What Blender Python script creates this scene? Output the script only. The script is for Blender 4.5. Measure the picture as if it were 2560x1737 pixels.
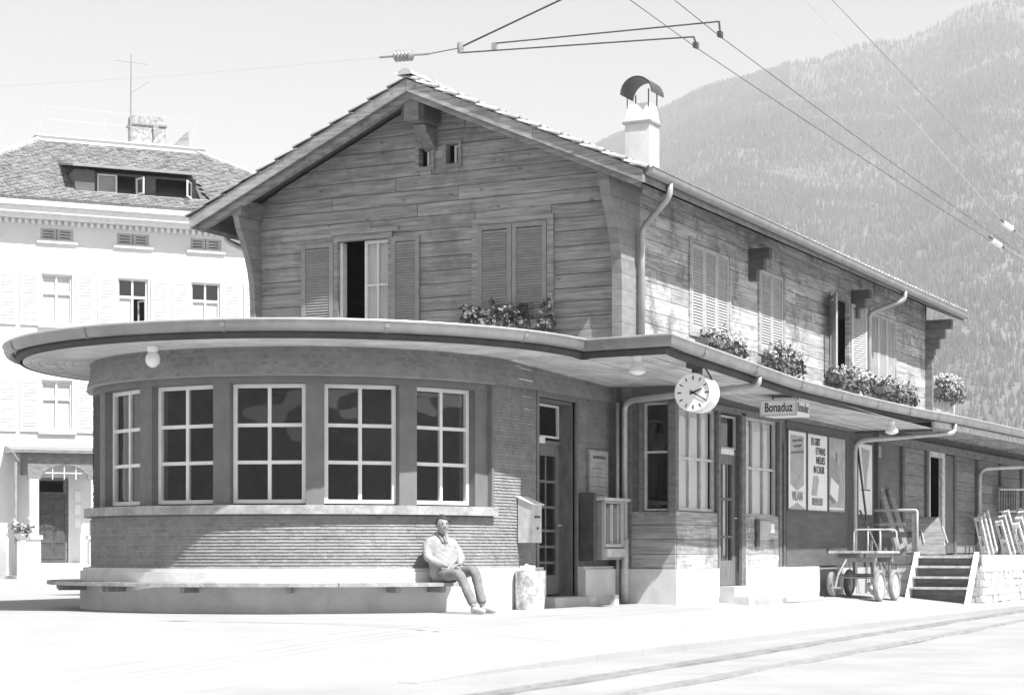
import bpy, bmesh, math, random
from mathutils import Vector, Matrix, Quaternion
random.seed(7)
scene = bpy.context.scene
for o in list(bpy.data.objects):
    bpy.data.objects.remove(o)
COL = scene.collection
R_ = math.radians
sin, cos, pi = math.sin, math.cos, math.pi

# ------------------------------------------------------------------ camera
CAM = Vector((15.06, -23.3, 0.75))
cam = bpy.data.cameras.new('camera')
camo = bpy.data.objects.new('camera', cam)
COL.objects.link(camo)
camo.location = CAM
camo.rotation_euler = (R_(90), 0, R_(27))
cam.sensor_fit = 'HORIZONTAL'
cam.sensor_width = 36
cam.lens = 67.92
cam.shift_y = 0.1998
cam.clip_start = 0.1
cam.clip_end = 60000
scene.camera = camo

# ------------------------------------------------------------------ sky and sun
SUN_EL, SUN_PHI = R_(54), R_(21)           # phi: from +x towards -y
w = bpy.data.worlds.new('World')
scene.world = w
w.use_nodes = True
nt = w.node_tree
nt.nodes.clear()
sky = nt.nodes.new('ShaderNodeTexSky')
sky.sky_type = 'NISHITA'
sky.sun_disc = False
sky.sun_elevation = SUN_EL
sky.sun_rotation = R_(111)
sky.air_density = 1.0
sky.dust_density = 1.6
sky.ozone_density = 1.0
bw = nt.nodes.new('ShaderNodeRGBToBW')
bg = nt.nodes.new('ShaderNodeBackground')
wo = nt.nodes.new('ShaderNodeOutputWorld')
bg.inputs['Strength'].default_value = 0.071
nt.links.new(sky.outputs[0], bw.inputs[0])
nt.links.new(bw.outputs[0], bg.inputs['Color'])
nt.links.new(bg.outputs[0], wo.inputs['Surface'])
sd = Vector((cos(SUN_PHI) * cos(SUN_EL), -sin(SUN_PHI) * cos(SUN_EL), sin(SUN_EL)))
sl = bpy.data.lights.new('sun', 'SUN')
sl.energy = 5.0
sl.angle = R_(0.6)
sl.color = (1, 1, 1)
slo = bpy.data.objects.new('sun', sl)
COL.objects.link(slo)
slo.rotation_euler = sd.to_track_quat('Z', 'Y').to_euler()
slo.location = (30, -20, 40)
vs = scene.view_settings
scene.display_settings.display_device = 'sRGB'
vs.view_transform = 'Standard'
vs.look = 'None'
vs.exposure = 1.0
vs.gamma = 1.0
vs.use_curve_mapping = False
scene.cycles.max_bounces = 8
scene.cycles.diffuse_bounces = 4
scene.cycles.transparent_max_bounces = 12
scene.cycles.volume_bounces = 1
scene.cycles.use_denoising = True
scene.cycles.caustics_reflective = False
scene.cycles.caustics_refractive = False

# ------------------------------------------------------------------ materials
MATS = {}
def gmat(name, v, var=0.2, scale=3.0, rough=0.8, bump=0.15, bscale=40.0, stretch=(1, 1, 1), rnd=0.0,
         spec=0.25, metal=0.0, attr=None, stain=0.0, stain_scale=0.7, stain_v=None, bstretch=None, lo=0.35, hi=0.65, knots=0.0):
    m = bpy.data.materials.new(name)
    m.use_nodes = True
    n = m.node_tree.nodes
    L = m.node_tree.links
    b = n['Principled BSDF']
    b.inputs['Roughness'].default_value = rough
    b.inputs['Metallic'].default_value = metal
    b.inputs['Specular IOR Level'].default_value = spec
    geo = n.new('ShaderNodeNewGeometry')
    oi = n.new('ShaderNodeObjectInfo')
    ad = n.new('ShaderNodeVectorMath'); ad.operation = 'MULTIPLY_ADD'
    cx = n.new('ShaderNodeCombineXYZ')
    mul = n.new('ShaderNodeMath'); mul.operation = 'MULTIPLY'; mul.inputs[1].default_value = 37.0 if rnd else 0.0
    L.new(oi.outputs['Random'], mul.inputs[0])
    for i in range(3):
        L.new(mul.outputs[0], cx.inputs[i])
    ad.inputs[1].default_value = stretch
    L.new(geo.outputs['Position'], ad.inputs[0])
    L.new(cx.outputs[0], ad.inputs[2])
    no = n.new('ShaderNodeTexNoise')
    no.inputs['Scale'].default_value = scale
    no.inputs['Detail'].default_value = 7
    no.inputs['Roughness'].default_value = 0.62
    L.new(ad.outputs[0], no.inputs['Vector'])
    mr = n.new('ShaderNodeMapRange')
    mr.inputs['From Min'].default_value = lo
    mr.inputs['From Max'].default_value = hi
    mr.inputs['To Min'].default_value = v * (1 - var)
    mr.inputs['To Max'].default_value = v * (1 + var)
    L.new(no.outputs['Fac'], mr.inputs['Value'])
    out = mr.outputs[0]
    def mulby(out, sock, a, bb):
        r = n.new('ShaderNodeMapRange')
        r.inputs['To Min'].default_value = a
        r.inputs['To Max'].default_value = bb
        L.new(sock, r.inputs['Value'])
        q = n.new('ShaderNodeMath'); q.operation = 'MULTIPLY'
        L.new(out, q.inputs[0]); L.new(r.outputs[0], q.inputs[1])
        return q.outputs[0]
    if rnd:
        out = mulby(out, oi.outputs['Random'], 1 - rnd, 1 + rnd)
    if attr:
        at = n.new('ShaderNodeAttribute'); at.attribute_name = attr
        out = mulby(out, at.outputs['Fac'], 0.0, 1.0)
    if stain:
        n2 = n.new('ShaderNodeTexNoise')
        n2.inputs['Scale'].default_value = stain_scale
        n2.inputs['Detail'].default_value = 5
        n2.inputs['Roughness'].default_value = 0.7
        L.new(geo.outputs['Position'], n2.inputs['Vector'])
        r = n.new('ShaderNodeMapRange')
        r.inputs['From Min'].default_value = 0.5
        r.inputs['From Max'].default_value = 0.66
        r.inputs['To Max'].default_value = stain
        L.new(n2.outputs['Fac'], r.inputs['Value'])
        mx = n.new('ShaderNodeMix')
        mx.inputs[3].default_value = v * 0.5 if stain_v is None else stain_v
        L.new(r.outputs[0], mx.inputs[0])
        L.new(out, mx.inputs[2])
        out = mx.outputs[0]
    if knots:
        vo = n.new('ShaderNodeTexVoronoi'); vo.inputs['Scale'].default_value = 2.6
        sv_ = n.new('ShaderNodeVectorMath'); sv_.operation = 'MULTIPLY'; sv_.inputs[1].default_value = (1.0, 1.0, 1.9)
        av_ = n.new('ShaderNodeVectorMath'); av_.operation = 'ADD'
        L.new(geo.outputs['Position'], sv_.inputs[0]); L.new(sv_.outputs[0], av_.inputs[0]); L.new(cx.outputs[0], av_.inputs[1])
        L.new(av_.outputs[0], vo.inputs['Vector'])
        kr = n.new('ShaderNodeMapRange'); kr.inputs['From Min'].default_value = 0.03; kr.inputs['From Max'].default_value = 0.13
        kr.inputs['To Min'].default_value = knots; kr.inputs['To Max'].default_value = 1.0
        L.new(vo.outputs['Distance'], kr.inputs['Value'])
        km = n.new('ShaderNodeMapRange'); km.inputs['To Min'].default_value = 0.45; km.inputs['To Max'].default_value = 1.0
        L.new(kr.outputs[0], km.inputs['Value'])
        q = n.new('ShaderNodeMath'); q.operation = 'MULTIPLY'
        L.new(out, q.inputs[0]); L.new(km.outputs[0], q.inputs[1]); out = q.outputs[0]
    cc = n.new('ShaderNodeCombineColor')
    for i in range(3):
        L.new(out, cc.inputs[i])
    L.new(cc.outputs[0], b.inputs['Base Color'])
    if bump:
        n3 = n.new('ShaderNodeTexNoise')
        n3.inputs['Scale'].default_value = bscale
        n3.inputs['Detail'].default_value = 4
        if bstretch or stretch != (1, 1, 1):
            vm = n.new('ShaderNodeVectorMath'); vm.operation = 'MULTIPLY'
            vm.inputs[1].default_value = bstretch or stretch
            L.new(geo.outputs['Position'], vm.inputs[0])
            L.new(vm.outputs[0], n3.inputs['Vector'])
        else:
            L.new(geo.outputs['Position'], n3.inputs['Vector'])
        bp = n.new('ShaderNodeBump')
        bp.inputs['Strength'].default_value = bump
        bp.inputs['Distance'].default_value = 0.02
        L.new(n3.outputs['Fac'], bp.inputs['Height'])
        L.new(bp.outputs[0], b.inputs['Normal'])
    MATS[name] = m
    return m

def glass(name, refl=0.105, tint=0.85):
    m = bpy.data.materials.new(name)
    m.use_nodes = True
    n = m.node_tree.nodes; L = m.node_tree.links
    n.clear()
    o = n.new('ShaderNodeOutputMaterial')
    t = n.new('ShaderNodeBsdfTransparent'); t.inputs[0].default_value = (tint, tint, tint, 1)
    g = n.new('ShaderNodeBsdfGlossy'); g.inputs['Roughness'].default_value = 0.015
    lw = n.new('ShaderNodeLayerWeight'); lw.inputs['Blend'].default_value = 0.5
    pw5 = n.new('ShaderNodeMath'); pw5.operation = 'POWER'; pw5.inputs[1].default_value = 5.0
    L.new(lw.outputs['Facing'], pw5.inputs[0])
    f = n.new('ShaderNodeMapRange'); f.inputs['To Min'].default_value = refl; f.inputs['To Max'].default_value = 0.95
    L.new(pw5.outputs[0], f.inputs['Value'])
    geo = n.new('ShaderNodeNewGeometry')
    no = n.new('ShaderNodeTexNoise'); no.inputs['Scale'].default_value = 1.8; no.inputs['Detail'].default_value = 1
    bp = n.new('ShaderNodeBump'); bp.inputs['Strength'].default_value = 0.16; bp.inputs['Distance'].default_value = 0.05
    L.new(geo.outputs['Position'], no.inputs['Vector'])
    L.new(no.outputs['Fac'], bp.inputs['Height'])
    L.new(bp.outputs[0], g.inputs['Normal'])
    mx = n.new('ShaderNodeMixShader')
    L.new(f.outputs[0], mx.inputs[0]); L.new(t.outputs[0], mx.inputs[1]); L.new(g.outputs[0], mx.inputs[2])
    L.new(mx.outputs[0], o.inputs['Surface'])
    MATS[name] = m
    return m

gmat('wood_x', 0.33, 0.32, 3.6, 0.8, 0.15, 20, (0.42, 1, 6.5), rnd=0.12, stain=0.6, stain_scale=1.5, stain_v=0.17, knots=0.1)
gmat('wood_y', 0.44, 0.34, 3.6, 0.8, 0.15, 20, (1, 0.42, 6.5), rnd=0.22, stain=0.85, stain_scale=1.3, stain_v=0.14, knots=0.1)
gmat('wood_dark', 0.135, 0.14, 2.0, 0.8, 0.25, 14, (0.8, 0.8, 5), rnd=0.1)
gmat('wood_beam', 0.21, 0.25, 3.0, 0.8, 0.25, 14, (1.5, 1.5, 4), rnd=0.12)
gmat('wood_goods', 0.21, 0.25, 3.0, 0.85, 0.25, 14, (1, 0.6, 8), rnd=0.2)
gmat('wood_pale', 0.55, 0.3, 4.0, 0.8, 0.25, 20, (2, 2, 2), rnd=0.15)
gmat('shutter', 0.31, 0.12, 4.0, 0.6, 0.1, 30, rnd=0.05)
gmat('shutter_pale', 0.47, 0.12, 4.0, 0.6, 0.1, 30, rnd=0.05)
gmat('shingle', 0.285, 0.12, 4.0, 0.8, 0.1, 60, attr='tint', stain=0.15, stain_scale=0.8, stain_v=0.26)
gmat('pier', 0.18, 0.12, 4.0, 0.7, 0.1, 40, stain=0.2, stain_scale=1.5, stain_v=0.2)
gmat('fascia', 0.06, 0.2, 4.0, 0.7, 0.1, 40)  # near-black puts the shade under the canopy gutter into the fascia colour
gmat('sill_stone', 0.38, 0.25, 6.0, 0.75, 0.2, 50, stain=0.7, stain_scale=2.4, stain_v=0.22)
gmat('plinth', 0.66, 0.1, 2.0, 0.85, 0.25, 60, stain=0.45, stain_scale=1.5, stain_v=0.42)
gmat('white_paint', 0.78, 0.06, 6.0, 0.45, 0.05, 60)
gmat('render_wall', 0.72, 0.05, 1.2, 0.9, 0.2, 30, stain=0.25, stain_scale=0.5, stain_v=0.62)
gmat('render_grey', 0.42, 0.1, 1.2, 0.9, 0.2, 30)
gmat('pale_shutter', 0.72, 0.06, 2.0, 0.8, 0.1, 30)
gmat('soffit', 0.62, 0.2, 2.0, 0.8, 0.15, 30, stain=0.5, stain_scale=1.3, stain_v=0.42)
gmat('zinc', 0.27, 0.14, 3.0, 0.45, 0.05, 30, spec=0.6, metal=0.2)
gmat('zinc_pipe', 0.46, 0.14, 3.0, 0.42, 0.05, 30, spec=0.6, metal=0.25)
gmat('tile', 0.40, 0.3, 4.0, 0.85, 0.25, 50, rnd=0.15)
gmat('tile_far', 0.36, 0.15, 2.0, 0.85, 0.25, 30, attr='tint')
gmat('iron', 0.07, 0.3, 6.0, 0.55, 0.1, 60, spec=0.5)
gmat('iron_grey', 0.28, 0.2, 6.0, 0.5, 0.1, 60, spec=0.5)
gmat('iron_pale', 0.55, 0.15, 6.0, 0.5, 0.1, 60, spec=0.5)
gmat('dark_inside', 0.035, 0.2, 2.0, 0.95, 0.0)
gmat('room', 0.2, 0.3, 1.0, 0.95, 0.0)
gmat('curtain', 0.86, 0.08, 2.0, 0.9, 0.1, 20, (6, 6, 0.6))
gmat('lamp_white', 0.86, 0.02, 3.0, 0.25, 0.0, spec=0.5)
gmat('poster_white', 0.84, 0.04, 6.0, 0.6, 0.0)
gmat('poster_grey', 0.33, 0.12, 5.0, 0.6, 0.0)
gmat('poster_mid', 0.42, 0.16, 5.0, 0.6, 0.0)
gmat('ink', 0.04, 0.15, 10, 0.6, 0.0)
gmat('ink_grey', 0.2, 0.2, 8, 0.6, 0.0)
gmat('door_wood', 0.17, 0.2, 4.0, 0.55, 0.15, 30, (3, 3, 1))
gmat('door_dark', 0.09, 0.2, 4.0, 0.5, 0.15, 30)
gmat('concrete', 0.50, 0.18, 3.0, 0.9, 0.3, 50, stain=0.5, stain_scale=1.4, stain_v=0.36)
gmat('stone', 0.55, 0.25, 5.0, 0.9, 0.5, 25, rnd=0.15)
gmat('speckled', 0.55, 0.35, 9.0, 0.9, 0.4, 40, lo=0.42, hi=0.6)
gmat('rubber', 0.28, 0.2, 6.0, 0.7, 0.1, 40)
gmat('leaf', 0.17, 0.3, 9.0, 0.6, 0.0, attr='tint')
gmat('petal', 0.7, 0.25, 9.0, 0.7, 0.0, attr='tint')
gmat('jacket', 0.34, 0.06, 8.0, 0.9, 0.3, 25)
gmat('trousers', 0.22, 0.18, 8.0, 0.9, 0.3, 25)
gmat('skin', 0.30, 0.1, 12.0, 0.55, 0.05, 60)
gmat('hair', 0.045, 0.4, 30.0, 0.5, 0.3, 60)
gmat('shoe', 0.45, 0.15, 8.0, 0.6, 0.05, 40)
gmat('steel', 0.31, 0.15, 4.0, 0.6, 0.1, 40)
gmat('dusty_iron', 0.27, 0.2, 2.0, 0.8, 0.1, 40)
gmat('porcelain', 0.26, 0.2, 8.0, 0.25, 0.0, spec=0.6)
gmat('brick_pale', 0.36, 0.3, 9.0, 0.9, 0.3, 20, lo=0.4, hi=0.6)
glass('glass')

# ------------------------------------------------------------------ mesh helpers
class MB:
    def __init__(s):
        s.v = []; s.f = []; s.mi = []; s.tint = []; s.cur = 0; s.t = 1.0
    def face(s, idx):
        s.f.append(tuple(idx)); s.mi.append(s.cur); s.tint.append(s.t)
    def add(s, pts, faces):
        k = len(s.v)
        s.v.extend([tuple(p) for p in pts])
        for f in faces:
            s.face([k + i for i in f])
    def quad(s, a, b, c, d):
        s.add([a, b, c, d], [(0, 1, 2, 3)])
    def box(s, c, d, rot=None):
        hx, hy, hz = d[0] / 2, d[1] / 2, d[2] / 2
        P = [Vector((x, y, z)) for x in (-hx, hx) for y in (-hy, hy) for z in (-hz, hz)]
        if rot is not None:
            P = [rot @ p for p in P]
        c = Vector(c)
        s.add([p + c for p in P], [(0, 1, 3, 2), (4, 6, 7, 5), (0, 4, 5, 1), (2, 3, 7, 6), (0, 2, 6, 4), (1, 5, 7, 3)])
    def bb(s, x0, x1, y0, y1, z0, z1):
        s.box(((x0 + x1) / 2, (y0 + y1) / 2, (z0 + z1) / 2), (abs(x1 - x0), abs(y1 - y0), abs(z1 - z0)))
    def prism(s, poly, off):
        """poly: list of 3D points (planar); off: extrusion vector"""
        n = len(poly); off = Vector(off)
        P = [Vector(p) for p in poly] + [Vector(p) + off for p in poly]
        F = [tuple(range(n))[::-1], tuple(range(n, 2 * n))]
        F += [(i, (i + 1) % n, n + (i + 1) % n, n + i) for i in range(n)]
        s.add(P, F)
    def tube(s, pts, r, n=8, cap=True):
        pts = [Vector(p) for p in pts]
        if not isinstance(r, (list, tuple)):
            r = [r] * len(pts)
        rings = []
        up = None
        for i, p in enumerate(pts):
            d = (pts[min(i + 1, len(pts) - 1)] - pts[max(i - 1, 0)]).normalized()
            if up is None:
                a = Vector((0, 0, 1)) if abs(d.z) < 0.9 else Vector((1, 0, 0))
                up = (a - d * a.dot(d)).normalized()
            else:
                up = (up - d * up.dot(d)).normalized()
            sd_ = d.cross(up)
            rings.append([p + (up * cos(2 * pi * k / n) + sd_ * sin(2 * pi * k / n)) * r[i] for k in range(n)])
        k0 = len(s.v)
        for ring in rings:
            s.v.extend([tuple(q) for q in ring])
        for i in range(len(pts) - 1):
            for k in range(n):
                a = k0 + i * n + k; b = k0 + i * n + (k + 1) % n
                s.face((a, b, b + n, a + n))
        if cap:
            s.face([k0 + k for k in range(n)][::-1])
            s.face([k0 + (len(pts) - 1) * n + k for k in range(n)])
    def lathe(s, prof, c=(0, 0, 0), n=20, axis='z', rot=None):
        """prof: list of (r, h)"""
        k0 = len(s.v); c = Vector(c)
        for r, h in prof:
            for k in range(n):
                a = 2 * pi * k / n
                p = Vector((r * cos(a), r * sin(a), h))
                if axis == 'y':
                    p = Vector((p.x, p.z, p.y))
                elif axis == 'x':
                    p = Vector((p.z, p.x, p.y))
                if rot is not None:
                    p = rot @ p
                s.v.append(tuple(p + c))
        for i in range(len(prof) - 1):
            for k in range(n):
                a = k0 + i * n + k; b = k0 + i * n + (k + 1) % n
                s.face((a, b, b + n, a + n))
        if prof[0][0] > 1e-4:
            s.face([k0 + k for k in range(n)][::-1])
        if prof[-1][0] > 1e-4:
            s.face([k0 + (len(prof) - 1) * n + k for k in range(n)])
    def sweep(s, path, prof, closed=False):
        """path: list of (x,y,z); prof: list of (n, z) with n along the outward (right-hand) normal in plan"""
        k0 = len(s.v); N = len(path); m = len(prof)
        for i in range(N):
            p = Vector(path[i])
            d0 = (Vector(path[i]) - Vector(path[i - 1])) if i > 0 else None
            d1 = (Vector(path[i + 1]) - Vector(path[i])) if i < N - 1 else None
            def nr(d):
                q = Vector((d.y, -d.x, 0)); return q.normalized()
            if d0 is None: nn = nr(d1)
            elif d1 is None: nn = nr(d0)
            else:
                a, b = nr(d0), nr(d1)
                nn = (a + b).normalized()
                nn = nn / max(0.35, nn.dot(a))
            for (q, z) in prof:
                s.v.append(tuple(p + nn * q + Vector((0, 0, z))))
        for i in range(N - 1):
            for j in range(m if closed else m - 1):
                a = k0 + i * m + j; b = k0 + i * m + (j + 1) % m
                s.face((a, b, b + m, a + m))
        if closed:
            s.face([k0 + j for j in range(m)][::-1]); s.face([k0 + (N - 1) * m + j for j in range(m)])
    def build(s, name, mat, parent=None, smooth=False, kind=None, label=None, fixn=True, origin=None):
        me = bpy.data.meshes.new(name)
        vv = s.v
        if origin is not None:
            ox, oy, oz = origin
            vv = [(x - ox, y - oy, z - oz) for x, y, z in vv]
        me.from_pydata(vv, [], s.f)
        mats = mat if isinstance(mat, (list, tuple)) else [mat]
        for mm in mats:
            me.materials.append(MATS[mm] if isinstance(mm, str) else mm)
        if len(mats) > 1:
            me.polygons.foreach_set('material_index', s.mi)
        at = me.attributes.new('tint', 'FLOAT', 'FACE')
        at.data.foreach_set('value', s.tint)
        if fixn:
            b = bmesh.new(); b.from_mesh(me)
            bmesh.ops.recalc_face_normals(b, faces=b.faces)
            b.to_mesh(me); b.free()
        if smooth:
            me.polygons.foreach_set('use_smooth', [True] * len(me.polygons))
            if smooth != 'all':
                me.set_sharp_from_angle(angle=R_(40))
        me.update()
        o = bpy.data.objects.new(name, me)
        COL.objects.link(o)
        if origin is not None:
            o.location = origin
        if parent is not None:
            setpar(o, parent)
        if kind: o['kind'] = kind
        if label: o['label'] = label
        return o

def setpar(o, p):
    o.parent = p
    M = Matrix.Identity(4)
    q = p
    chain = []
    while q is not None:
        chain.append(q); q = q.parent
    W = Matrix.Identity(4)
    for c in reversed(chain):
        W = W @ c.matrix_parent_inverse @ c.matrix_basis
    o.matrix_parent_inverse = W.inverted()

def empty(name, loc=(0, 0, 0)):
    o = bpy.data.objects.new(name, None)
    COL.objects.link(o)
    o.location = loc
    o.empty_display_size = 0.2
    return o

def tag(o, label=None, cat=None, group=None, kind=None):
    if label: o['label'] = label
    if cat: o['category'] = cat
    if group: o['group'] = group
    if kind: o['kind'] = kind
    return o

def inst(name, me, mat4, parent, mat=None):
    o = bpy.data.objects.new(name, me)
    COL.objects.link(o)
    o.matrix_world = mat4
    if parent is not None:
        M = o.matrix_basis.copy()
        setpar(o, parent)
        o.matrix_basis = M
    return o

def one(name, mat, parent=None, **kw):
    """one box as an object: kw b=(x0,x1,y0,y1,z0,z1)"""
    m = MB(); m.bb(*kw['b'])
    return m.build(name, mat, parent)

UNIT = {}
def unit_box(mat):
    if mat not in UNIT:
        m = MB(); e = 0.035
        m.box((0, 0, 0), (1, 1, 1))
        me = bpy.data.meshes.new('unit_' + mat)
        me.from_pydata(m.v, [], m.f)
        me.materials.append(MATS[mat])
        UNIT[mat] = me
    return UNIT[mat]
def ubox(name, mat, parent, c, d, rot=None):
    M = Matrix.Translation(c) @ (rot.to_4x4() if rot is not None else Matrix.Identity(4)) @ Matrix.Diagonal((d[0], d[1], d[2], 1))
    return inst(name, unit_box(mat), M, parent)

def rects(u0, u1, z0, z1, ops):
    """grid cells of a wall rectangle minus openings (ua,ub,za,zb)"""
    us = sorted({u0, u1, *[q for o in ops for q in (o[0], o[1]) if u0 < q < u1]})
    zs = sorted({z0, z1, *[q for o in ops for q in (o[2], o[3]) if z0 < q < z1]})
    out = []
    for za, zb in zip(zs, zs[1:]):
        run = None
        for ua, ub in zip(us, us[1:]):
            cu, cz = (ua + ub) / 2, (za + zb) / 2
            free = not any(o[0] < cu < o[1] and o[2] < cz < o[3] for o in ops)
            if free:
                if run: run[1] = ub
                else: run = [ua, ub]
            if not free and run:
                out.append((run[0], run[1], za, zb)); run = None
        if run: out.append((run[0], run[1], za, zb))
    return out

def wallx(m, x0, x1, y0, y1, z0, z1, ops=()):      # wall whose face is an x plane
    for a, b, c, d in rects(y0, y1, z0, z1, ops):
        m.bb(x0, x1, a, b, c, d)
def wally(m, y0, y1, x0, x1, z0, z1, ops=()):
    for a, b, c, d in rects(x0, x1, z0, z1, ops):
        m.bb(a, b, y0, y1, c, d)

FONTS = {}
def text(name, s, size, loc, rot, mat, parent=None, sx=1.0, bold=0.0, align='CENTER', ext=0.002):
    c = bpy.data.curves.new(name, 'FONT')
    c.body = s
    c.size = size
    c.align_x = align
    c.align_y = 'CENTER'
    c.extrude = ext
    c.offset = bold
    c.space_line = 0.85
    c.materials.append(MATS[mat])
    tmp = bpy.data.objects.new('tmp_text', c)
    COL.objects.link(tmp)
    dg = bpy.context.evaluated_depsgraph_get(); dg.update()
    me = bpy.data.meshes.new_from_object(tmp.evaluated_get(dg))
    bpy.data.objects.remove(tmp)
    me.materials.clear(); me.materials.append(MATS[mat])
    o = bpy.data.objects.new(name, me)
    COL.objects.link(o)
    o.matrix_basis = Matrix.Translation(loc) @ rot.to_matrix().to_4x4() @ Matrix.Diagonal((sx, 1, 1, 1))
    if parent is not None:
        setpar(o, parent)
    return o
from mathutils import Euler
ROT_FRONT = Euler((R_(90), 0, 0))             # reads when seen from -y
ROT_SIDE = Euler((R_(90), 0, R_(90)))         # reads when seen from +x

# ================================================================== SETTING
FW = Vector((-sin(R_(27)), cos(R_(27)), 0)); RT = Vector((cos(R_(27)), sin(R_(27)), 0))
def polar(u, D, z=0.0):        # ground point seen at azimuth of photo column u, at depth D
    return Vector((CAM.x, CAM.y, 0)) + FW * D + RT * ((u - 1280) / 4830 * D) + Vector((0, 0, z))
def smooth(a, b, x):
    t = max(0, min(1, (x - a) / (b - a))); return t * t * (3 - 2 * t)
def vnoise(x, y, s=0):
    xi, yi = math.floor(x), math.floor(y); fx, fy = x - xi, y - yi
    def h(i, j):
        q = sin(i * 127.1 + j * 311.7 + s * 74.7) * 43758.5453; return q - math.floor(q)
    fx = fx * fx * (3 - 2 * fx); fy = fy * fy * (3 - 2 * fy)
    return (h(xi, yi) * (1 - fx) + h(xi + 1, yi) * fx) * (1 - fy) + (h(xi, yi + 1) * (1 - fx) + h(xi + 1, yi + 1) * fx) * fy
def fbm(x, y, o=4, s=0):
    a, t = 0.5, 0
    for i in range(o):
        t += a * vnoise(x, y, s + i); x *= 2.03; y *= 2.03; a *= 0.5
    return t

gmat('gravel', 0.36, 0.10, 0.9, 0.95, 0.35, 40, stain=0.35, stain_scale=0.35, stain_v=0.32)
gmat('forecourt', 0.38, 0.05, 0.8, 0.95, 0.2, 50, stain=0.30, stain_scale=0.28, stain_v=0.345)
gmat('kerb_stone', 0.44, 0.15, 3.0, 0.9, 0.3, 40)

# ground: one sheet to the horizon, with a finer patch of uneven made ground around the track
m = MB()
S = 9000
m.quad((-S, -S, -0.42), (S, -S, -0.42), (S, S, -0.42), (-S, S, -0.42))
tag(m.build('ground', 'gravel'), kind='structure')

RAIL_SLOPE = -0.043
def rail_x(y, off):
    return 8.03 + RAIL_SLOPE * (y + 5.68) + off
m = MB()
N1, N2 = 46, 90
for i in range(N1 + 1):
    for j in range(N2 + 1):
        y = -26 + 86 * j / N2
        x = 5.9 + 24 * (i / N1) ** 1.4
        z = -0.335 + 0.05 * (fbm(x * 0.9, y * 0.9) - 0.47)
        g = min(abs(x - rail_x(y, 0.09)), abs(x - rail_x(y, 0.91)))
        m.v.append((x, y, z))
for i in range(N1):
    for j in range(N2):
        a = i * (N2 + 1) + j
        m.face((a, a + N2 + 1, a + N2 + 2, a + 1))
tag(m.build('track_bed', 'gravel', smooth='all'), kind='structure')

# forecourt and platform surface: gently falling towards the track and towards the viewer
PX = 6.93
def fz(x, y):
    t = smooth(-11.5, -3.2, y)
    z = -0.31 + (0.29) * t
    z -= 0.25 * smooth(3.6, 7.2, x) * t
    z -= 0.02 * smooth(-1, -6, x)
    e = smooth(PX - 5.5, PX - 0.2, x) * (1 - smooth(-12.5, -7.4, y))
    z = z + (-0.39 - z) * e
    return z + 0.012 * (fbm(x * 0.7, y * 0.7, 3, 5) - 0.45)
m = MB()
xs = [-70, -50, -35, -25, -18, -14] + [-12 + 0.5 * i for i in range(38)] + [PX]
ys = [-30, -24, -20] + [-17 + 0.5 * i for i in range(70)] + [20, 26, 34, 45, 60, 90]
for x in xs:
    for y in ys:
        m.v.append((x, y, fz(x, y)))
for i in range(len(xs) - 1):
    for j in range(len(ys) - 1):
        a = i * len(ys) + j
        m.face((a, a + len(ys), a + len(ys) + 1, a + 1))
tag(m.build('forecourt', 'forecourt', smooth='all'), kind='structure')
# platform kerb stones along the track edge
plat = MB()
kerb = empty('platform_kerb', (PX, 0, -0.2)); tag(kerb, kind='structure')
y = -9.4
k = 0
while y < 40:
    L_ = 1.15 + 0.1 * random.random()
    m = MB()
    z1 = fz(PX, y + L_ / 2) + 0.006 + 0.004 * random.random()
    za, zb = fz(PX, y) + .004, fz(PX, y + L_) + .004
    m.prism([(PX - .02, y + .003, -.45), (PX - .02, y + L_ - .003, -.45), (PX - .02, y + L_ - .003, zb), (PX - .02, y + .003, za)], (.18, 0, 0))
    m.build('kerb_stone', 'forecourt', kerb)
    y += L_; k += 1

# track: two rails set in the made ground
track = empty('railway_track', (8.5, 0, -0.3)); tag(track, 'metre gauge railway track sunk in pale gravel in front of the platform', 'track')
for off in (0, 1.0):
    m = MB()
    pts = [(rail_x(yy, off), yy, -0.305) for yy in [-28 + 2 * q for q in range(54)]]
    prof = [(-0.03, 0), (0.03, 0), (0.032, -0.03), (0.008, -0.045), (0.008, -0.14), (-0.008, -0.14), (-0.008, -0.045), (-0.032, -0.03)]
    m.sweep(pts, prof, closed=True)
    m.build('rail', 'steel', track)
    # flangeway groove edge board inside each rail
    m = MB()
    o2 = 0.10 if off == 0 else -0.10
    pts2 = [(rail_x(yy, off + o2), yy, -0.318) for yy in [-28 + 2 * q for q in range(54)]]
    m.sweep(pts2, [(-0.028, 0), (0.028, 0), (0.028, -0.1), (-0.028, -0.1)], closed=True)
    m.build('check_rail', 'dusty_iron', track)

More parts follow.
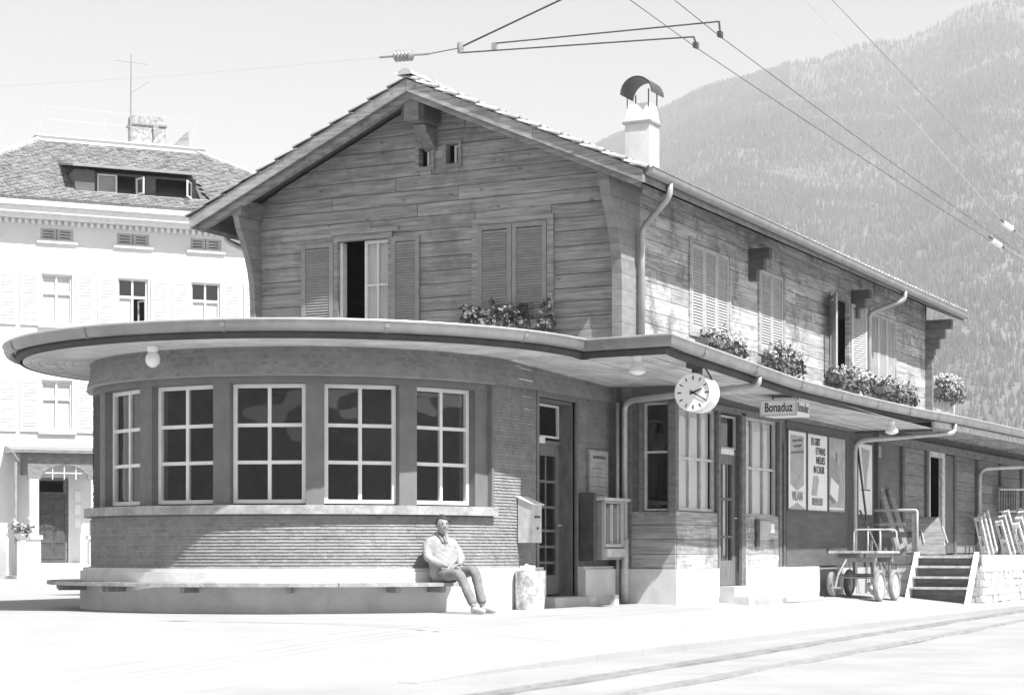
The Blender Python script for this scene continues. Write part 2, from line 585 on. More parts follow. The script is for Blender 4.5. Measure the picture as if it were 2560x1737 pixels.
# ---- mountain
RIDGE = [(-3200, 700), (-1500, 980), (-500, 1080), (400, 960), (900, 760), (1200, 560), (1400, 415), (1520, 348), (1558, 335), (1653, 284), (1743, 245), (1804, 226), (1855, 217),
         (1940, 191), (1989, 165), (2055, 153), (2091, 135), (2162, 109), (2188, 104), (2255, 104), (2348, 71), (2393, 47), (2459, 27), (2517, 13), (2560, 17), (2700, 40), (3000, -40), (3600, 100), (4600, 300)]
def ridge_v(u):
    for (a, b), (c, d) in zip(RIDGE, RIDGE[1:]):
        if a <= u <= c: return b + (d - b) * (u - a) / (c - a)
    return RIDGE[-1][1]
D0, D1 = 900.0, 3300.0
def mtn(u, D):
    h = (1380 - ridge_v(u) - 14) / 4830 * D1
    t = (D - D0) / (D1 - D0)
    if t <= 1:
        p = max(0, t)
        prof = 0.62 * p + 0.38 * p * p * (3 - 2 * p)
    else:
        prof = 1 - 0.35 * (t - 1)
    P = polar(u, D)
    q = (fbm(P.x / 420, P.y / 420, 4, 3) - 0.47)
    bump = min(1, 4 * prof * max(0, 1.02 - min(t, 1.0)))
    gul = sin(u / 95 + 2.5 * fbm(P.x / 700, P.y / 700, 2, 9)) * 14
    return h * prof + bump * (q * 120 + gul)
gmat('meadow', 0.105, 0.3, 0.006, 0.95, 0.0, stain=0.5, stain_scale=0.012, stain_v=0.2)
m = MB()
US = [-3200 + 400 * i for i in range(7)] + [-400 + 100 * i for i in range(16)] + [1200 + 25 * i for i in range(64)] + [2800 + 200 * i for i in range(10)]
DS = [700 + 100 * i for i in range(27)] + [3300 + 300 * i for i in range(1, 6)]
for u in US:
    for D in DS:
        m.v.append(tuple(polar(u, D, mtn(u, D) - (0.6 if D > 800 else 30))))
nd = len(DS)
for i in range(len(US) - 1):
    for j in range(nd - 1):
        a = i * nd + j
        m.face((a, a + nd, a + nd + 1, a + 1))
tag(m.build('mountain', 'meadow', smooth='all'), kind='structure')

# ---- wooded hillside on the other side of the valley (behind the viewer; mirrored in the windows)
m = MB()
NA = 72
for i in range(NA + 1):
    a = -pi * 1.02 + pi * 1.04 * i / NA + R_(27)
    for j, (dist, hf) in enumerate(((500, 0), (700, .45), (900, .8), (1050, 1.0), (1300, .9))):
        h = (72 + 60 * fbm(i * .33, 3, 4, 8) + 8 * fbm(i * 2.1, 9, 2, 3)) * hf
        m.v.append((CAM.x + dist * cos(a), CAM.y + dist * sin(a), h - .5))
for i in range(NA):
    for j in range(4):
        a = i * 5 + j; m.face((a, a + 1, a + 6, a + 5))
gmat('far_wood', 0.05, 0.4, 0.03, 0.95, 0.0)
tag(m.build('hills', 'far_wood'), kind='structure')

# ---- forest on the mountain: each tree real low-poly geometry, too many to count
gmat('conifer', 0.085, 0.3, 0.02, 0.95, 0.0, attr='tint')
m = MB()
rng = random.Random(11)
cnt = 0
def conifer(m, P, h, r, rng):
    n = 5
    a0 = rng.random() * 6.28
    P = Vector(P)
    k = len(m.v)
    for (rr, hh) in ((r, 0.08), (r * 0.5, 0.52), (r * 0.62, 0.46)):
        pass
    for tier, (rr, z0, z1) in enumerate(((r, 0.05, 0.66), (r * 0.66, 0.42, 1.0))):
        k = len(m.v)
        for i in range(n):
            a = a0 + tier + 2 * pi * i / n
            q = rr * (0.8 + 0.4 * rng.random())
            m.v.append((P.x + q * cos(a), P.y + q * sin(a), P.z + h * z0))
        m.v.append((P.x, P.y, P.z + h * z1))
        for i in range(n):
            m.face((k + i, k + (i + 1) % n, k + n))
def broadleaf(m, P, h, rng):
    P = Vector(P)
    for b in range(3):
        k = len(m.v)
        c = P + Vector(((rng.random() - 0.5) * h * 0.5, (rng.random() - 0.5) * h * 0.5, h * (0.45 + 0.2 * b)))
        r = h * (0.36 - 0.06 * b)
        for i in range(4):
            a = i * pi / 2 + rng.random()
            m.v.append((c.x + r * cos(a), c.y + r * sin(a), c.z + r * 0.2 * (rng.random() - 0.5)))
        m.v.append((c.x, c.y, c.z + r * 0.8)); m.v.append((c.x, c.y, c.z - r * 0.8))
        for i in range(4):
            m.face((k + i, k + (i + 1) % 4, k + 4)); m.face((k + (i + 1) % 4, k + i, k + 5))
while cnt < 58000:
    u = rng.uniform(1150, 2900)
    D = D0 + (D1 + 60 - D0) * rng.random() ** 0.75
    t = (D - D0) / (D1 - D0)
    z = mtn(u, D)
    P = polar(u, D, z - 1)
    dens = 1.0
    v = 1380 - z / D * 4830
    rv = ridge_v(u)
    if rv < 175 and u > 1900:
        dens = 0.1 + 0.9 * smooth(14, 100, v - rv + 30 * (fbm(P.x / 200, P.y / 200, 3, 2) - 0.5))
    clear = fbm(P.x / 160, P.y / 160, 3, 21)
    dens *= 1 - 0.35 * smooth(0.60, 0.68, clear)
    if rng.random() > dens: continue
    m.t = max(0.35, min(1.6, 0.95 + 0.7 * (fbm(P.x / 90, P.y / 90, 3, 4) - 0.45) + rng.gauss(0, 0.2)))
    if v > 880 and rng.random() < 0.75 * smooth(0.42, 0.56, fbm(P.x / 70, P.y / 70, 2, 31)):
        m.t = 1.9 + rng.random() * 1.3
        broadleaf(m, P, rng.uniform(7, 11) * (0.75 + 0.4 * t), rng)
    else:
        h = rng.uniform(8, 14) * (0.55 + 0.5 * t)
        conifer(m, P, h, h * rng.uniform(0.16, 0.22), rng)
    cnt += 1
tag(m.build('forest', 'conifer', fixn=False), 'hazy conifer forest covering the mountain slope behind the station', 'forest', kind='stuff')

# ---- air: the mountain fades into bright summer haze
m = MB()
m.bb(-7000, 7000, -1500, 7000, -2.0, 1050)
hz = m.build('haze', 'ink')
hm = bpy.data.materials.new('haze_air')
hm.use_nodes = True
hn = hm.node_tree.nodes
hn.clear()
ho = hn.new('ShaderNodeOutputMaterial')
pv = hn.new('ShaderNodeVolumePrincipled')
pv.inputs['Color'].default_value = (0.95, 0.95, 0.95, 1)
pv.inputs['Density'].default_value = 0.00021
pv.inputs['Anisotropy'].default_value = 0.0
hm.node_tree.links.new(pv.outputs[0], ho.inputs['Volume'])
hz.data.materials.clear()
hz.data.materials.append(hm)
tag(hz, 'bright summer haze in the valley air', kind='stuff')

# ================================================================== STATION BUILDING
ST = empty('station_building', (0, 0, 0))
tag(ST, 'two storey wooden railway station with rounded shingled waiting room and long canopy', 'station')
def pol(r, a, z):
    return (r * cos(R_(a)), r * sin(R_(a)), z)
def ring(m, r0, r1, z0, z1, a0, a1, step=3.0):
    n = max(1, int(round(abs(a1 - a0) / step)))
    k = len(m.v)
    for i in range(n + 1):
        a = a0 + (a1 - a0) * i / n
        for r, z in ((r0, z0), (r1, z0), (r1, z1), (r0, z1)):
            m.v.append(pol(r, a, z))
    for i in range(n):
        for j in range(4):
            a = k + i * 4 + j; b = k + i * 4 + (j + 1) % 4
            m.face((a, b, b + 4, a + 4))
    m.face((k, k + 1, k + 2, k + 3)[::-1]); e = k + n * 4
    m.face((e, e + 1, e + 2, e + 3))

# --- masonry shell behind the shingles (with the openings)
WA0, WA1 = -148.4, -10.0        # window band
m = MB()
ring(m, 2.88, 3.09, -0.3, 1.24, -180, 0)
ring(m, 2.88, 3.09, 2.99, 3.40, -180, 0)
ring(m, 2.88, 3.09, 1.24, 2.99, -180, WA0)
ring(m, 2.88, 3.09, 1.24, 2.99, WA1 + 2.6, 0)
wallx(m, 2.88, 3.09, 0.0, 3.5, -0.3, 3.40, [(0.97, 2.2, 0.12, 2.95)])
wallx(m, -3.09, -2.88, 0.0, 3.5, -0.3, 3.40)
m.build('waiting_room_wall', 'pier', ST)
# inside of the waiting room
m = MB()
ring(m, 0.02, 2.87, 0.05, 0.10, -180, 0, 6)
m.bb(-2.87, 2.87, 0.001, 3.38, 0.05, 0.10)
ring(m, 0.02, 2.87, 3.30, 3.35, -180, 0, 6)
m.bb(-2.87, 2.87, 0.001, 3.38, 3.30, 3.35)
m.bb(-2.88, 2.88, 3.38, 3.48, 0.05, 3.35)
m.build('room_interior', 'room', ST)
# counter and door seen dimly inside
one('ticket_counter', 'wood_dark', ST, b=(-1.2, 1.4, 3.0, 3.36, 0.1, 1.15))
one('inner_door', 'door_wood', ST, b=(0.35, 1.15, 3.33, 3.375, 0.1, 2.1))

# --- shingles: thousands of small shakes laid in courses
m = MB()
rs = random.Random(3)
EXPO = 0.0417
def wp(s):      # s: arc length along the plan; returns point, normal
    if s < pi * 3.09:
        a = -pi + s / 3.09
        n = Vector((cos(a), sin(a), 0)); return n * 3.095, n
    y = s - pi * 3.09
    return Vector((3.095, y, 0)), Vector((1, 0, 0))
S_END = pi * 3.09 + 3.5
def s_of(a): return (R_(a) + pi) * 3.09
row = 0; rowt = 1.0
z = 0.545
while z < 3.37:
    zt = z + EXPO
    s = (row % 2) * 0.03
    flare = 0.05 * smooth(3.2, 2.99, z) if z > 2.97 else 0.0
    while s < S_END - 0.02:
        wd = rs.uniform(0.05, 0.085)
        e = min(s + wd, S_END)
        mid = (s + e) / 2
        zc = z + EXPO / 2
        skip = False
        if 1.225 < zc < 3.0 and s_of(WA0 - 0.8) < mid < s_of(WA1 + 3.2): skip = True
        yl = mid - pi * 3.09
        if 0.93 < yl < 2.24 and zc < 3.0: skip = True
        if s_of(-180) + 0.9 > mid: skip = True
        if not skip:
            p0, n0 = wp(s + 0.0006); p1, n1 = wp(e - 0.0006)
            t = 0.019 + rs.uniform(-0.002, 0.002) + flare; dz = rs.uniform(-0.0018, 0.0018)
            m.t = max(0.6, min(1.3, rs.gauss(0.97, 0.085) * rowt))
            Z0 = Vector((0, 0, z + dz)); Z1 = Vector((0, 0, zt + 0.004))
            a, b = p0 + n0 * t + Z0, p1 + n1 * t + Z0
            c, d = p1 + n1 * (0.003 + flare) + Z1, p0 + n0 * (0.003 + flare) + Z1
            m.add([a, b, c, d, p0 + Z0, p1 + Z0], [(0, 1, 2, 3), (4, 5, 1, 0)])
        s = e
    z = zt; row += 1; rowt = rs.uniform(.9, 1.08)
m.t = 1.0
m.build('wall_shingles', 'shingle', ST, kind='stuff', fixn=False)

# --- plinth, sill, lintel, piers
m = MB()
ring(m, 2.95, 3.25, -0.4, 0.50, -180, 0)
ring(m, 2.95, 3.21, 0.50, 0.543, -180, 0)
m.bb(2.95, 3.25, 0.0, 0.93, -0.4, 0.5); m.bb(2.95, 3.21, 0.0, 0.93, 0.5, 0.543)
m.bb(2.95, 3.25, 2.24, 3.5, -0.4, 0.5); m.bb(2.95, 3.21, 2.24, 3.5, 0.5, 0.543)
m.build('plinth', 'plinth', ST)
sill = MB()
ring(sill, 2.80, 3.20, 1.235, 1.35, -179, -6.8)
so = sill.build('window_sill', 'sill_stone', ST)
m = MB()
ring(m, 2.80, 3.075, 2.905, 2.985, WA0, WA1 + 2.6)
m.build('lintel', 'pier', ST)
m = MB()
ring(m, 3.02, 3.165, 2.985, 3.005, -180, -7)
m.build('drip_moulding', 'zinc', ST)
WC = [-136.9, -113.9, -90.95, -68.1, -45.2, -22.0]
HALF = 9.25
edges = [WA0]
for c in WC: edges += [c - HALF, c + HALF]
edges += [WA1 + 2.6]
for i in range(0, len(edges), 2):
    m = MB()
    ring(m, 2.78, 3.06, 1.345, 2.91, edges[i], edges[i + 1], 1.5)
    m.build('pier', 'pier', ST)

def window_rect(parent, O, U, N, w_, h_, nx, nz, fw=0.045, mw=0.035, depth=0.06, fmat='white_paint', gl='glass', name='window', zsplit=None, gback=0.01):
    """window in the plane through O (lower centre); U unit vector along, N outward normal"""
    O = Vector(O); U = Vector(U).normalized(); N = Vector(N).normalized(); Z = Vector((0, 0, 1))
    rot = Matrix((U, N, Z)).transposed()
    m = MB()
    def bx(u0, u1, z0, z1, d0, d1):
        m.box(O + U * (u0 + u1) / 2 + Z * (z0 + z1) / 2 + N * (d0 + d1) / 2, (u1 - u0, d1 - d0, z1 - z0), rot)
    hw = w_ / 2
    bx(-hw, -hw + fw, 0, h_, -depth, 0); bx(hw - fw, hw, 0, h_, -depth, 0)
    bx(-hw + fw, hw - fw, 0, fw, -depth, 0); bx(-hw + fw, hw - fw, h_ - fw, h_, -depth, 0)
    xs_ = [-hw + fw + (w_ - 2 * fw) * i / nx for i in range(nx + 1)]
    zs_ = [fw + (h_ - 2 * fw) * i / nz for i in range(nz + 1)]
    if zsplit: zs_ = [fw] + list(zsplit) + [h_ - fw]
    for x in xs_[1:-1]:
        bx(x - mw / 2, x + mw / 2, fw, h_ - fw, -depth * 0.8, -0.004)
    for z in zs_[1:-1]:
        bx(-hw + fw, hw - fw, z - mw / 2, z + mw / 2, -depth * 0.75, -0.007)
    wo_ = m.build(name, fmat, parent)
    for a, b in zip(xs_, xs_[1:]):
        for c, d in zip(zs_, zs_[1:]):
            g = MB()
            p = O + N * (-depth * 0.5 + random.uniform(-0.002, 0.002))
            tl = random.uniform(-0.004, 0.004)
            e = mw * 0.3
            g.quad(p + U * (a + e) + Z * (c + e), p + U * (b - e) + Z * (c + e), p + U * (b - e) + Z * (d - e) + N * tl, p + U * (a + e) + Z * (d - e) + N * tl)
            g.build('pane', gl, wo_, fixn=False)
    return wo_
for c in WC:
    n = Vector((cos(R_(c)), sin(R_(c)), 0)); u = Vector((-n.y, n.x, 0))
    wd = 2 * 2.92 * math.tan(R_(HALF)) - 0.012
    window_rect(ST, n * 2.915 + Vector((0, 0, 1.375)), u, n, wd, 1.525, 2, 3, fw=0.05, mw=0.045)

m = MB(); ring(m, 3.0, 3.128, 1.35, 2.99, -7.7, -6.7, 1); m.build('end_trim', 'pier', ST)
# --- waiting room door, recessed
dr = MB()
X = 2.86
m = MB()
m.bb(X - 0.04, X + 0.20, 0.97, 1.00, 0.12, 2.92); m.bb(X - 0.04, X + 0.20, 2.17, 2.2, 0.12, 2.92); m.bb(X - 0.04, X + 0.2, 1.0, 2.17, 2.89, 2.92)
m.bb(3.02, 3.125, 0.90, 0.97, 0.10, 3.02); m.bb(3.02, 3.125, 2.2, 2.27, 0.10, 3.02); m.bb(3.02, 3.125, 0.97, 2.2, 2.93, 3.02)
door_case = m.build('door_frame', 'door_wood', ST)
m = MB()
m.bb(X - 0.05, X + 0.02, 1.0, 2.17, 2.30, 2.36)
m.build('transom_bar', 'door_wood', ST)
one('transom_sign', 'white_paint', ST, b=(X + 0.02, X + 0.045, 1.05, 1.6, 2.31, 2.40))
window_rect(ST, (X, 1.585, 2.40), (0, 1, 0), (1, 0, 0), 1.15, 0.48, 1, 1, fw=0.03, depth=0.04, name='transom_window')
m = MB()
wallx(m, X - 0.045, X, 1.0, 2.17, 0.14, 2.30, [(1.12, 2.05, 0.42, 2.14)])
for zz in (0.60, 0.83, 1.06, 1.40, 1.77):
    m.bb(X - 0.035, X - 0.01, 1.12, 2.05, zz - 0.018, zz + 0.018)
for yy in (1.43, 1.74):
    m.bb(X - 0.033, X - 0.012, yy - 0.014, yy + 0.014, 0.42, 2.14)
door1 = m.build('door', 'door_wood', ST)
g = MB(); g.quad((X - 0.022, 1.12, 0.42), (X - 0.022, 2.05, 0.42), (X - 0.022, 2.05, 2.14), (X - 0.022, 1.12, 2.14)); g.build('pane', 'glass', door1, fixn=False)
m = MB(); m.tube([(X + 0.01, 2.1, 1.14), (X + 0.06, 2.1, 1.14), (X + 0.06, 2.0, 1.14)], 0.011, 6); m.build('handle', 'iron_pale', door1)
one('door_step', 'concrete', ST, b=(2.9, 3.40, 0.90, 2.30, -0.2, 0.115))
# curtain inside the door
m = MB()
ys_ = [1.15 + 0.03 * i for i in range(14)]
for a, b in zip(ys_, ys_[1:]):
    i = ys_.index(a)
    m.quad((X - 0.10 + 0.015 * (i % 2), a, 1.3), (X - 0.10 + 0.015 * ((i + 1) % 2), b, 1.3), (X - 0.10 + 0.015 * ((i + 1) % 2), b, 2.85), (X - 0.10 + 0.015 * (i % 2), a, 2.85))
m.build('door_curtain', 'curtain', ST)

# --- the dark corner post where the shingled room meets the office
one('corner_post', 'wood_dark', ST, b=(3.06, 3.22, 3.40, 3.56, 0.02, 3.34))

# ================================================================== OFFICE (ground floor, track side)
def lerp_tab(T, y):
    if y <= T[0][0]: return T[0][1]
    for (a, b), (c, d) in zip(T, T[1:]):
        if a <= y <= c: return b + (d - b) * (y - a) / (c - a)
    return T[-1][1]
OX = 4.13
FY = 3.51
m = MB()
wally(m, FY, FY + 0.12, 3.1, OX - 0.12, 0.45, 3.45, [(3.62, 4.04, 1.36, 3.0)])
office_ops = [(3.66, 5.24, 1.38, 2.97), (5.30, 6.28, 0.2, 2.97), (6.42, 8.14, 1.34, 2.97)]
wallx(m, OX - 0.12, OX, FY, 12.2, 0.45, 3.5, office_ops)
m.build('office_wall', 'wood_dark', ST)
m = MB()
m.bb(3.0, OX + 0.05, FY - 0.06, FY + 0.1, -0.4, 0.50)
m.bb(OX - 0.1, OX + 0.05, FY + 0.1, 5.24, -0.4, 0.50); m.bb(OX - 0.1, OX + 0.05, 6.34, 10.3, -0.4, 0.50)
m.build('office_plinth', 'plinth', ST)
# planks below the office windows
def plank(parent, axis, face, out, a0, a1, z0, z1, mat, th=0.024, a0t=None, a1t=None, name='plank'):
    """axis 'x': plank runs along x on the plane y=face (out=-1 towards viewer); axis 'y': on the plane x=face"""
    a0t = a0 if a0t is None else a0t; a1t = a1 if a1t is None else a1t
    e = random.uniform(-0.004, 0.004); t = th + e
    m = MB()
    if axis == 'x':
        P = [(a0, face, z0), (a1, face, z0), (a1t, face, z1), (a0t, face, z1)]; off = (0, out * t, 0)
        P2 = [(a0 + .004, face, z0), (a1 - .004, face, z0), (a1t - .004, face, z1), (a0t + .004, face, z1)]
    else:
        P2 = [(face, a0 + .004, z0), (face, a1 - .004, z0), (face, a1t - .004, z1), (face, a0t + .004, z1)]; off = (out * t, 0, 0)
    m.prism(P2, off)
    return m.build(name, mat, parent)
cl = MB(); cl.bb(3.64, 4.05, FY - 0.03, FY - 0.005, 1.30, 1.345); panel_sill = cl.build('front_sill', 'wood_beam', ST)
base = empty('plank_base', (OX, FY, 0.5)); setpar(base, ST)
for zz0, zz1 in ((0.505, 0.72), (0.728, 0.94), (0.948, 1.16), (1.168, 1.36)):
    plank(base, 'x', FY, -1, 3.22, OX + 0.02, zz0, zz1, 'wood_x')
    plank(base, 'y', OX, 1, FY + 0.005, 5.24, zz0, zz1, 'wood_y')
    plank(base, 'y', OX, 1, 6.36, 8.18, zz0, zz1, 'wood_y')
# frames around
m = MB()
m.bb(3.30, 3.44, FY - 0.05, FY, 0.5, 3.3)
m.bb(4.045, OX + 0.03, FY - 0.045, FY + 0.05, 1.36, 3.0)
m.bb(3.56, 3.62, FY - 0.035, FY, 1.34, 3.0); m.bb(3.56, 4.045, FY - 0.036, FY, 3.0, 3.07)
m.bb(OX, OX + 0.045, 5.22, 5.32, 0.5, 3.0); m.bb(OX, OX + 0.05, 6.26, 6.44, 0.12, 3.0); m.bb(OX, OX + 0.045, 8.12, 8.24, 0.5, 3.04)
m.bb(OX, OX + 0.05, FY + 0.05, 8.3, 2.97, 3.06)
m.build('office_frame', 'wood_beam', ST)
window_rect(ST, (3.83, FY + 0.04, 1.375), (1, 0, 0), (0, -1, 0), 0.42, 1.62, 1, 2, fw=0.03, mw=0.03, fmat='iron_pale', zsplit=[0.88])
window_rect(ST, (OX - 0.04, 4.45, 1.38), (0, 1, 0), (1, 0, 0), 1.58, 1.59, 3, 2, fw=0.045, mw=0.04, fmat='iron_pale', zsplit=[0.80])
window_rect(ST, (OX - 0.04, 7.28, 1.34), (0, 1, 0), (1, 0, 0), 1.70, 1.63, 3, 2, fw=0.045, mw=0.04, fmat='iron_pale', zsplit=[0.80])
def curtain(parent, x, y0, y1, z0, z1, amp=0.018, per=0.11, mat='curtain', ax='y'):
    m = MB(); n = int((y1 - y0) / 0.018)
    pts = []
    for i in range(n + 1):
        yy = y0 + (y1 - y0) * i / n
        q = amp * sin(2 * pi * yy / per + 2 * sin(yy * 3.1)) 
        pts.append((x + q, yy) if ax == 'y' else (yy, x + q))
    for (a, b), (c, d) in zip(pts, pts[1:]):
        m.quad((a, b, z0), (c, d, z0), (c, d, z1), (a, b, z1))
    return m.build('curtain', mat, parent, smooth='all')
for a, b in ((3.72, 4.18), (4.22, 4.70), (4.76, 5.16)):
    curtain(ST, OX - 0.11, a, b, 1.42, 2.92)
for a, b in ((6.50, 7.0), (7.04, 7.55), (7.62, 8.04)):
    curtain(ST, OX - 0.11, a, b, 1.38, 2.92)
# office dark inside
m = MB()
m.bb(3.12, 3.16, FY + 0.14, 12, 0.5, 3.3); m.bb(3.16, OX - 0.16, FY + 0.14, 12, 0.45, 0.5); m.bb(3.16, OX - 0.16, FY + 0.14, 12, 3.25, 3.3); m.bb(3.16, OX - 0.3, 5.2, 5.24, 0.5, 3.25)
m.build('office_interior', 'room', ST)
# office door with slim panes and a transom
DX = OX - 0.06
m = MB()
wallx(m, DX - 0.045, DX, 5.34, 6.24, 0.22, 2.30, [(5.46, 6.10, 0.62, 2.16)])
for zz in (1.00, 1.60):
    m.bb(DX - 0.04, DX - 0.005, 5.46, 6.10, zz - 0.02, zz + 0.02)
for yy in (5.68, 5.89):
    m.bb(DX - 0.04, DX - 0.005, yy - 0.014, yy + 0.014, 0.62, 2.16)
door2 = m.build('door', 'door_wood', ST)
g = MB(); g.quad((DX - 0.02, 5.46, 0.62), (DX - 0.02, 6.1, 0.62), (DX - 0.02, 6.1, 2.16), (DX - 0.02, 5.46, 2.16)); g.build('pane', 'glass', door2, fixn=False)
m = MB(); m.tube([(DX, 6.17, 1.30), (DX + 0.05, 6.17, 1.30), (DX + 0.05, 6.08, 1.30)], 0.011, 6); m.build('handle', 'iron_pale', door2)
curtain(ST, DX - 0.09, 5.46, 6.1, 0.7, 2.16, per=0.16)
m = MB(); m.bb(DX - 0.06, DX + 0.01, 5.32, 6.26, 2.30, 2.37); m.build('transom_bar', 'door_wood', ST)
one('transom_sign', 'white_paint', ST, b=(DX + 0.01, DX + 0.03, 5.50, 6.1, 2.315, 2.40))
window_rect(ST, (DX, 5.79, 2.40), (0, 1, 0), (1, 0, 0), 0.92, 0.54, 1, 1, fw=0.035, depth=0.04, fmat='iron_pale', name='transom_window')
m = MB(); m.bb(OX - 0.1, OX + 0.55, 5.2, 7.0, -0.2, 0.055); m.bb(OX - 0.1, OX + 0.3, 5.24, 6.34, 0.055, 0.21); m.build('door_step', 'concrete', ST)
m = MB(); m.bb(OX - 0.1, OX + 0.012, 10.3, 13.64, -0.4, 0.46); m.build('rear_plinth', 'concrete', ST)
# brick edge strip and dark poster wall
m = MB()
rs2 = random.Random(5)
zz = 0.505
while zz < 1.33:
    for kk in range(2):
        m.t = rs2.uniform(0.8, 1.2)
        m.bb(OX - 0.02, OX + 0.012 + rs2.uniform(0, 0.006), 8.25 + kk * 0.13, 8.25 + kk * 0.13 + 0.12, zz, zz + 0.06)
    zz += 0.07
m.build('brick_edging', 'brick_pale', ST, kind='stuff')
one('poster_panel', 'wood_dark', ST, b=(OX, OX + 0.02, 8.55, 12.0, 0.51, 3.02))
m = MB(); m.bb(OX, OX + 0.07, 8.2, 12.15, 3.03, 3.14); m.build('head_beam', 'wood_beam', ST)
m = MB(); m.bb(OX, OX + 0.06, 8.30, 8.40, 0.52, 2.62); m.build('wall_post', 'wood_dark', ST)

# ================================================================== CANOPY
GZ = [(-3, 3.55), (0.3, 3.44), (1.8, 3.39), (2.9, 3.35), (4.3, 3.30), (6.9, 3.285), (8.5, 3.29), (11.1, 3.31), (14, 3.36), (19.7, 3.41), (30, 3.43)]
SZ = [(-1, 3.36), (0, 3.36), (2, 3.29), (4, 3.23), (7, 3.15), (9, 3.11), (13, 3.07)]
path = [(-4.28, 14.0 - 2 * i, 3.55) for i in range(7)]
path += [pol(4.28, -180 + 3 * i, 3.55) for i in range(0, 60)]
path += [(4.28, 0.0, 3.55), (5.80, -0.70, 3.48)]
ARC_N = 7 + 60
yy = 0.0
while yy < 30:
    path.append((5.80, yy, lerp_tab(GZ, yy))); yy += 0.5
gut = [(-0.145, 0.0), (-0.14, -0.06), (-0.12, -0.10), (-0.075, -0.12), (-0.03, -0.105), (-0.004, -0.06), (0.002, -0.01), (0.012, 0.004), (0.012, 0.018), (0.0, 0.024), (-0.012, 0.018), (-0.014, 0.0), (-0.02, -0.06), (-0.05, -0.10), (-0.1, -0.10), (-0.125, -0.06), (-0.13, 0.0)]
m = MB(); m.sweep(path, gut)
m.build('canopy_gutter', 'zinc', ST, smooth=True)
m = MB(); m.sweep([(p[0], p[1], p[2]) for p in path], [(0.017 * cos(2 * pi * q / 6) + 0.004, 0.017 * sin(2 * pi * q / 6) + 0.016) for q in range(6)], closed=True)
m.build('gutter_bead', 'zinc_pipe', ST, smooth=True)  # paler zinc than the gutter, painting in the bright sunlit rim
# gutter joints
acc = 0
for i in range(1, len(path)):
    a, b = Vector(path[i - 1]), Vector(path[i])
    acc += (b - a).length
    if acc > 1.9 and i not in (ARC_N, ARC_N + 1, ARC_N + 2):
        acc = 0
        d = (b - a).normalized()
        m = MB(); q = [(n * 1.0 + (0.006 if n > -0.07 else -0.006), z - 0.006) for n, z in gut[:8]]
        m.sweep([tuple(b - d * 0.03), tuple(b + d * 0.03)], q)
        m.build('gutter_joint', 'zinc', ST)
# fascia behind the gutter, coloured near-black to stand for the shadow gap there
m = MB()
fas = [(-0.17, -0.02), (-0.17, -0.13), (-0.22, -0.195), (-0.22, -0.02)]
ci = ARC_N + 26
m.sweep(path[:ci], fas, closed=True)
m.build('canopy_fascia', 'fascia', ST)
# soffit: concentric and lengthwise boards
def offs(i, q):
    d0 = Vector(path[i]) - Vector(path[i - 1]) if i > 0 else Vector(path[1]) - Vector(path[0])
    d1 = Vector(path[min(i + 1, len(path) - 1)]) - Vector(path[i]) if i < len(path) - 1 else d0
    a = Vector((d0.y, -d0.x, 0)).normalized(); b = Vector((d1.y, -d1.x, 0)).normalized()
    n = (a + b).normalized(); n = n / max(0.35, n.dot(a))
    return Vector(path[i]) + n * q
m = MB()
rs3 = random.Random(9)
r = 3.02
while r < 3.95:
    w_ = 0.112
    a = -180 - rs3.random() * 14
    while a < 0:
        a1 = a + 14
        aa, ab = max(a, -180), min(a1, 0)
        if ab > aa + 0.5:
            dz = rs3.uniform(-0.003, 0.003); m.t = rs3.uniform(0.85, 1.1)
            ring(m, r + 0.003, r + w_ - 0.003, 3.362 + dz, 3.385, aa + 0.07, ab - 0.07, 3.5)
        a = a1
    r += w_
# lengthwise boards over door wall and office
def zs_at(y): return lerp_tab(SZ, y)
x = 3.02
while x < 5.6:
    w_ = 0.128
    y0 = 0.0 if x < 4.0 else 0.36 - 0.46 * (x - 4.06)
    if x + w_ > 5.64: w_ = 5.64 - x
    y = y0
    first = True
    while y < 12.7:
        L_ = rs3.uniform(1.6, 3.0) if not first else rs3.uniform(0.6, 2.0)
        first = False
        y1 = min(12.7, y + L_)
        ya = y
        if x + w_ < OX - 0.02: y1 = min(y1, FY + 0.05)
        if ya >= y1: break
        n = max(1, int((y1 - ya) / 0.8))
        m.t = rs3.uniform(0.9, 1.08)
        dz = rs3.uniform(-0.003, 0.003)
        for q in range(n):
            p0 = ya + (y1 - ya) * q / n + (0.003 if q == 0 else 0); p1 = ya + (y1 - ya) * (q + 1) / n - (0.003 if q == n - 1 else 0)
            za, zb = zs_at(p0) + dz, zs_at(p1) + dz
            m.add([(x + .003, p0, za), (x + w_ - .003, p0, za), (x + w_ - .003, p1, zb), (x + .003, p1, zb)], [(0, 1, 2, 3)])
        y = y1
    x += w_
m.t = 1.0
m.build('soffit_boards', 'soffit', ST, kind='stuff', fixn=False)
# canopy deck above the soffit and sheet roof rising to the house
m = MB()
k = None
def inner(i):
    p = path[i]
    if p[1] < 0 and i < ARC_N: 
        a = math.atan2(p[1], p[0]); return Vector((2.6 * cos(a), 2.6 * sin(a), 0))
    if p[0] < 0: return Vector((-2.9, p[1], 0))
    if i == ARC_N + 1: return Vector((3.95, 0.42, 0))
    if i > ARC_N + 1: return Vector((2.9, max(0.85, p[1]), 0))
    return Vector((2.9, max(0.0, p[1]), 0))
prev = None
for i in range(len(path)):
    o_ = offs(i, -0.10); q = inner(i)
    A = Vector((o_.x, o_.y, path[i][2] - 0.0)); B = Vector((q.x, q.y, path[i][2] + 0.09))
    Cc = Vector((o_.x, o_.y, path[i][2] - 0.055)); Dd = Vector((q.x, q.y, path[i][2] - 0.055))
    if prev is not None:
        m.quad(prev[0], A, B, prev[1])
        if i < ci: m.quad(prev[2], Cc, Dd, prev[3])
    prev = (A, B, Cc, Dd)
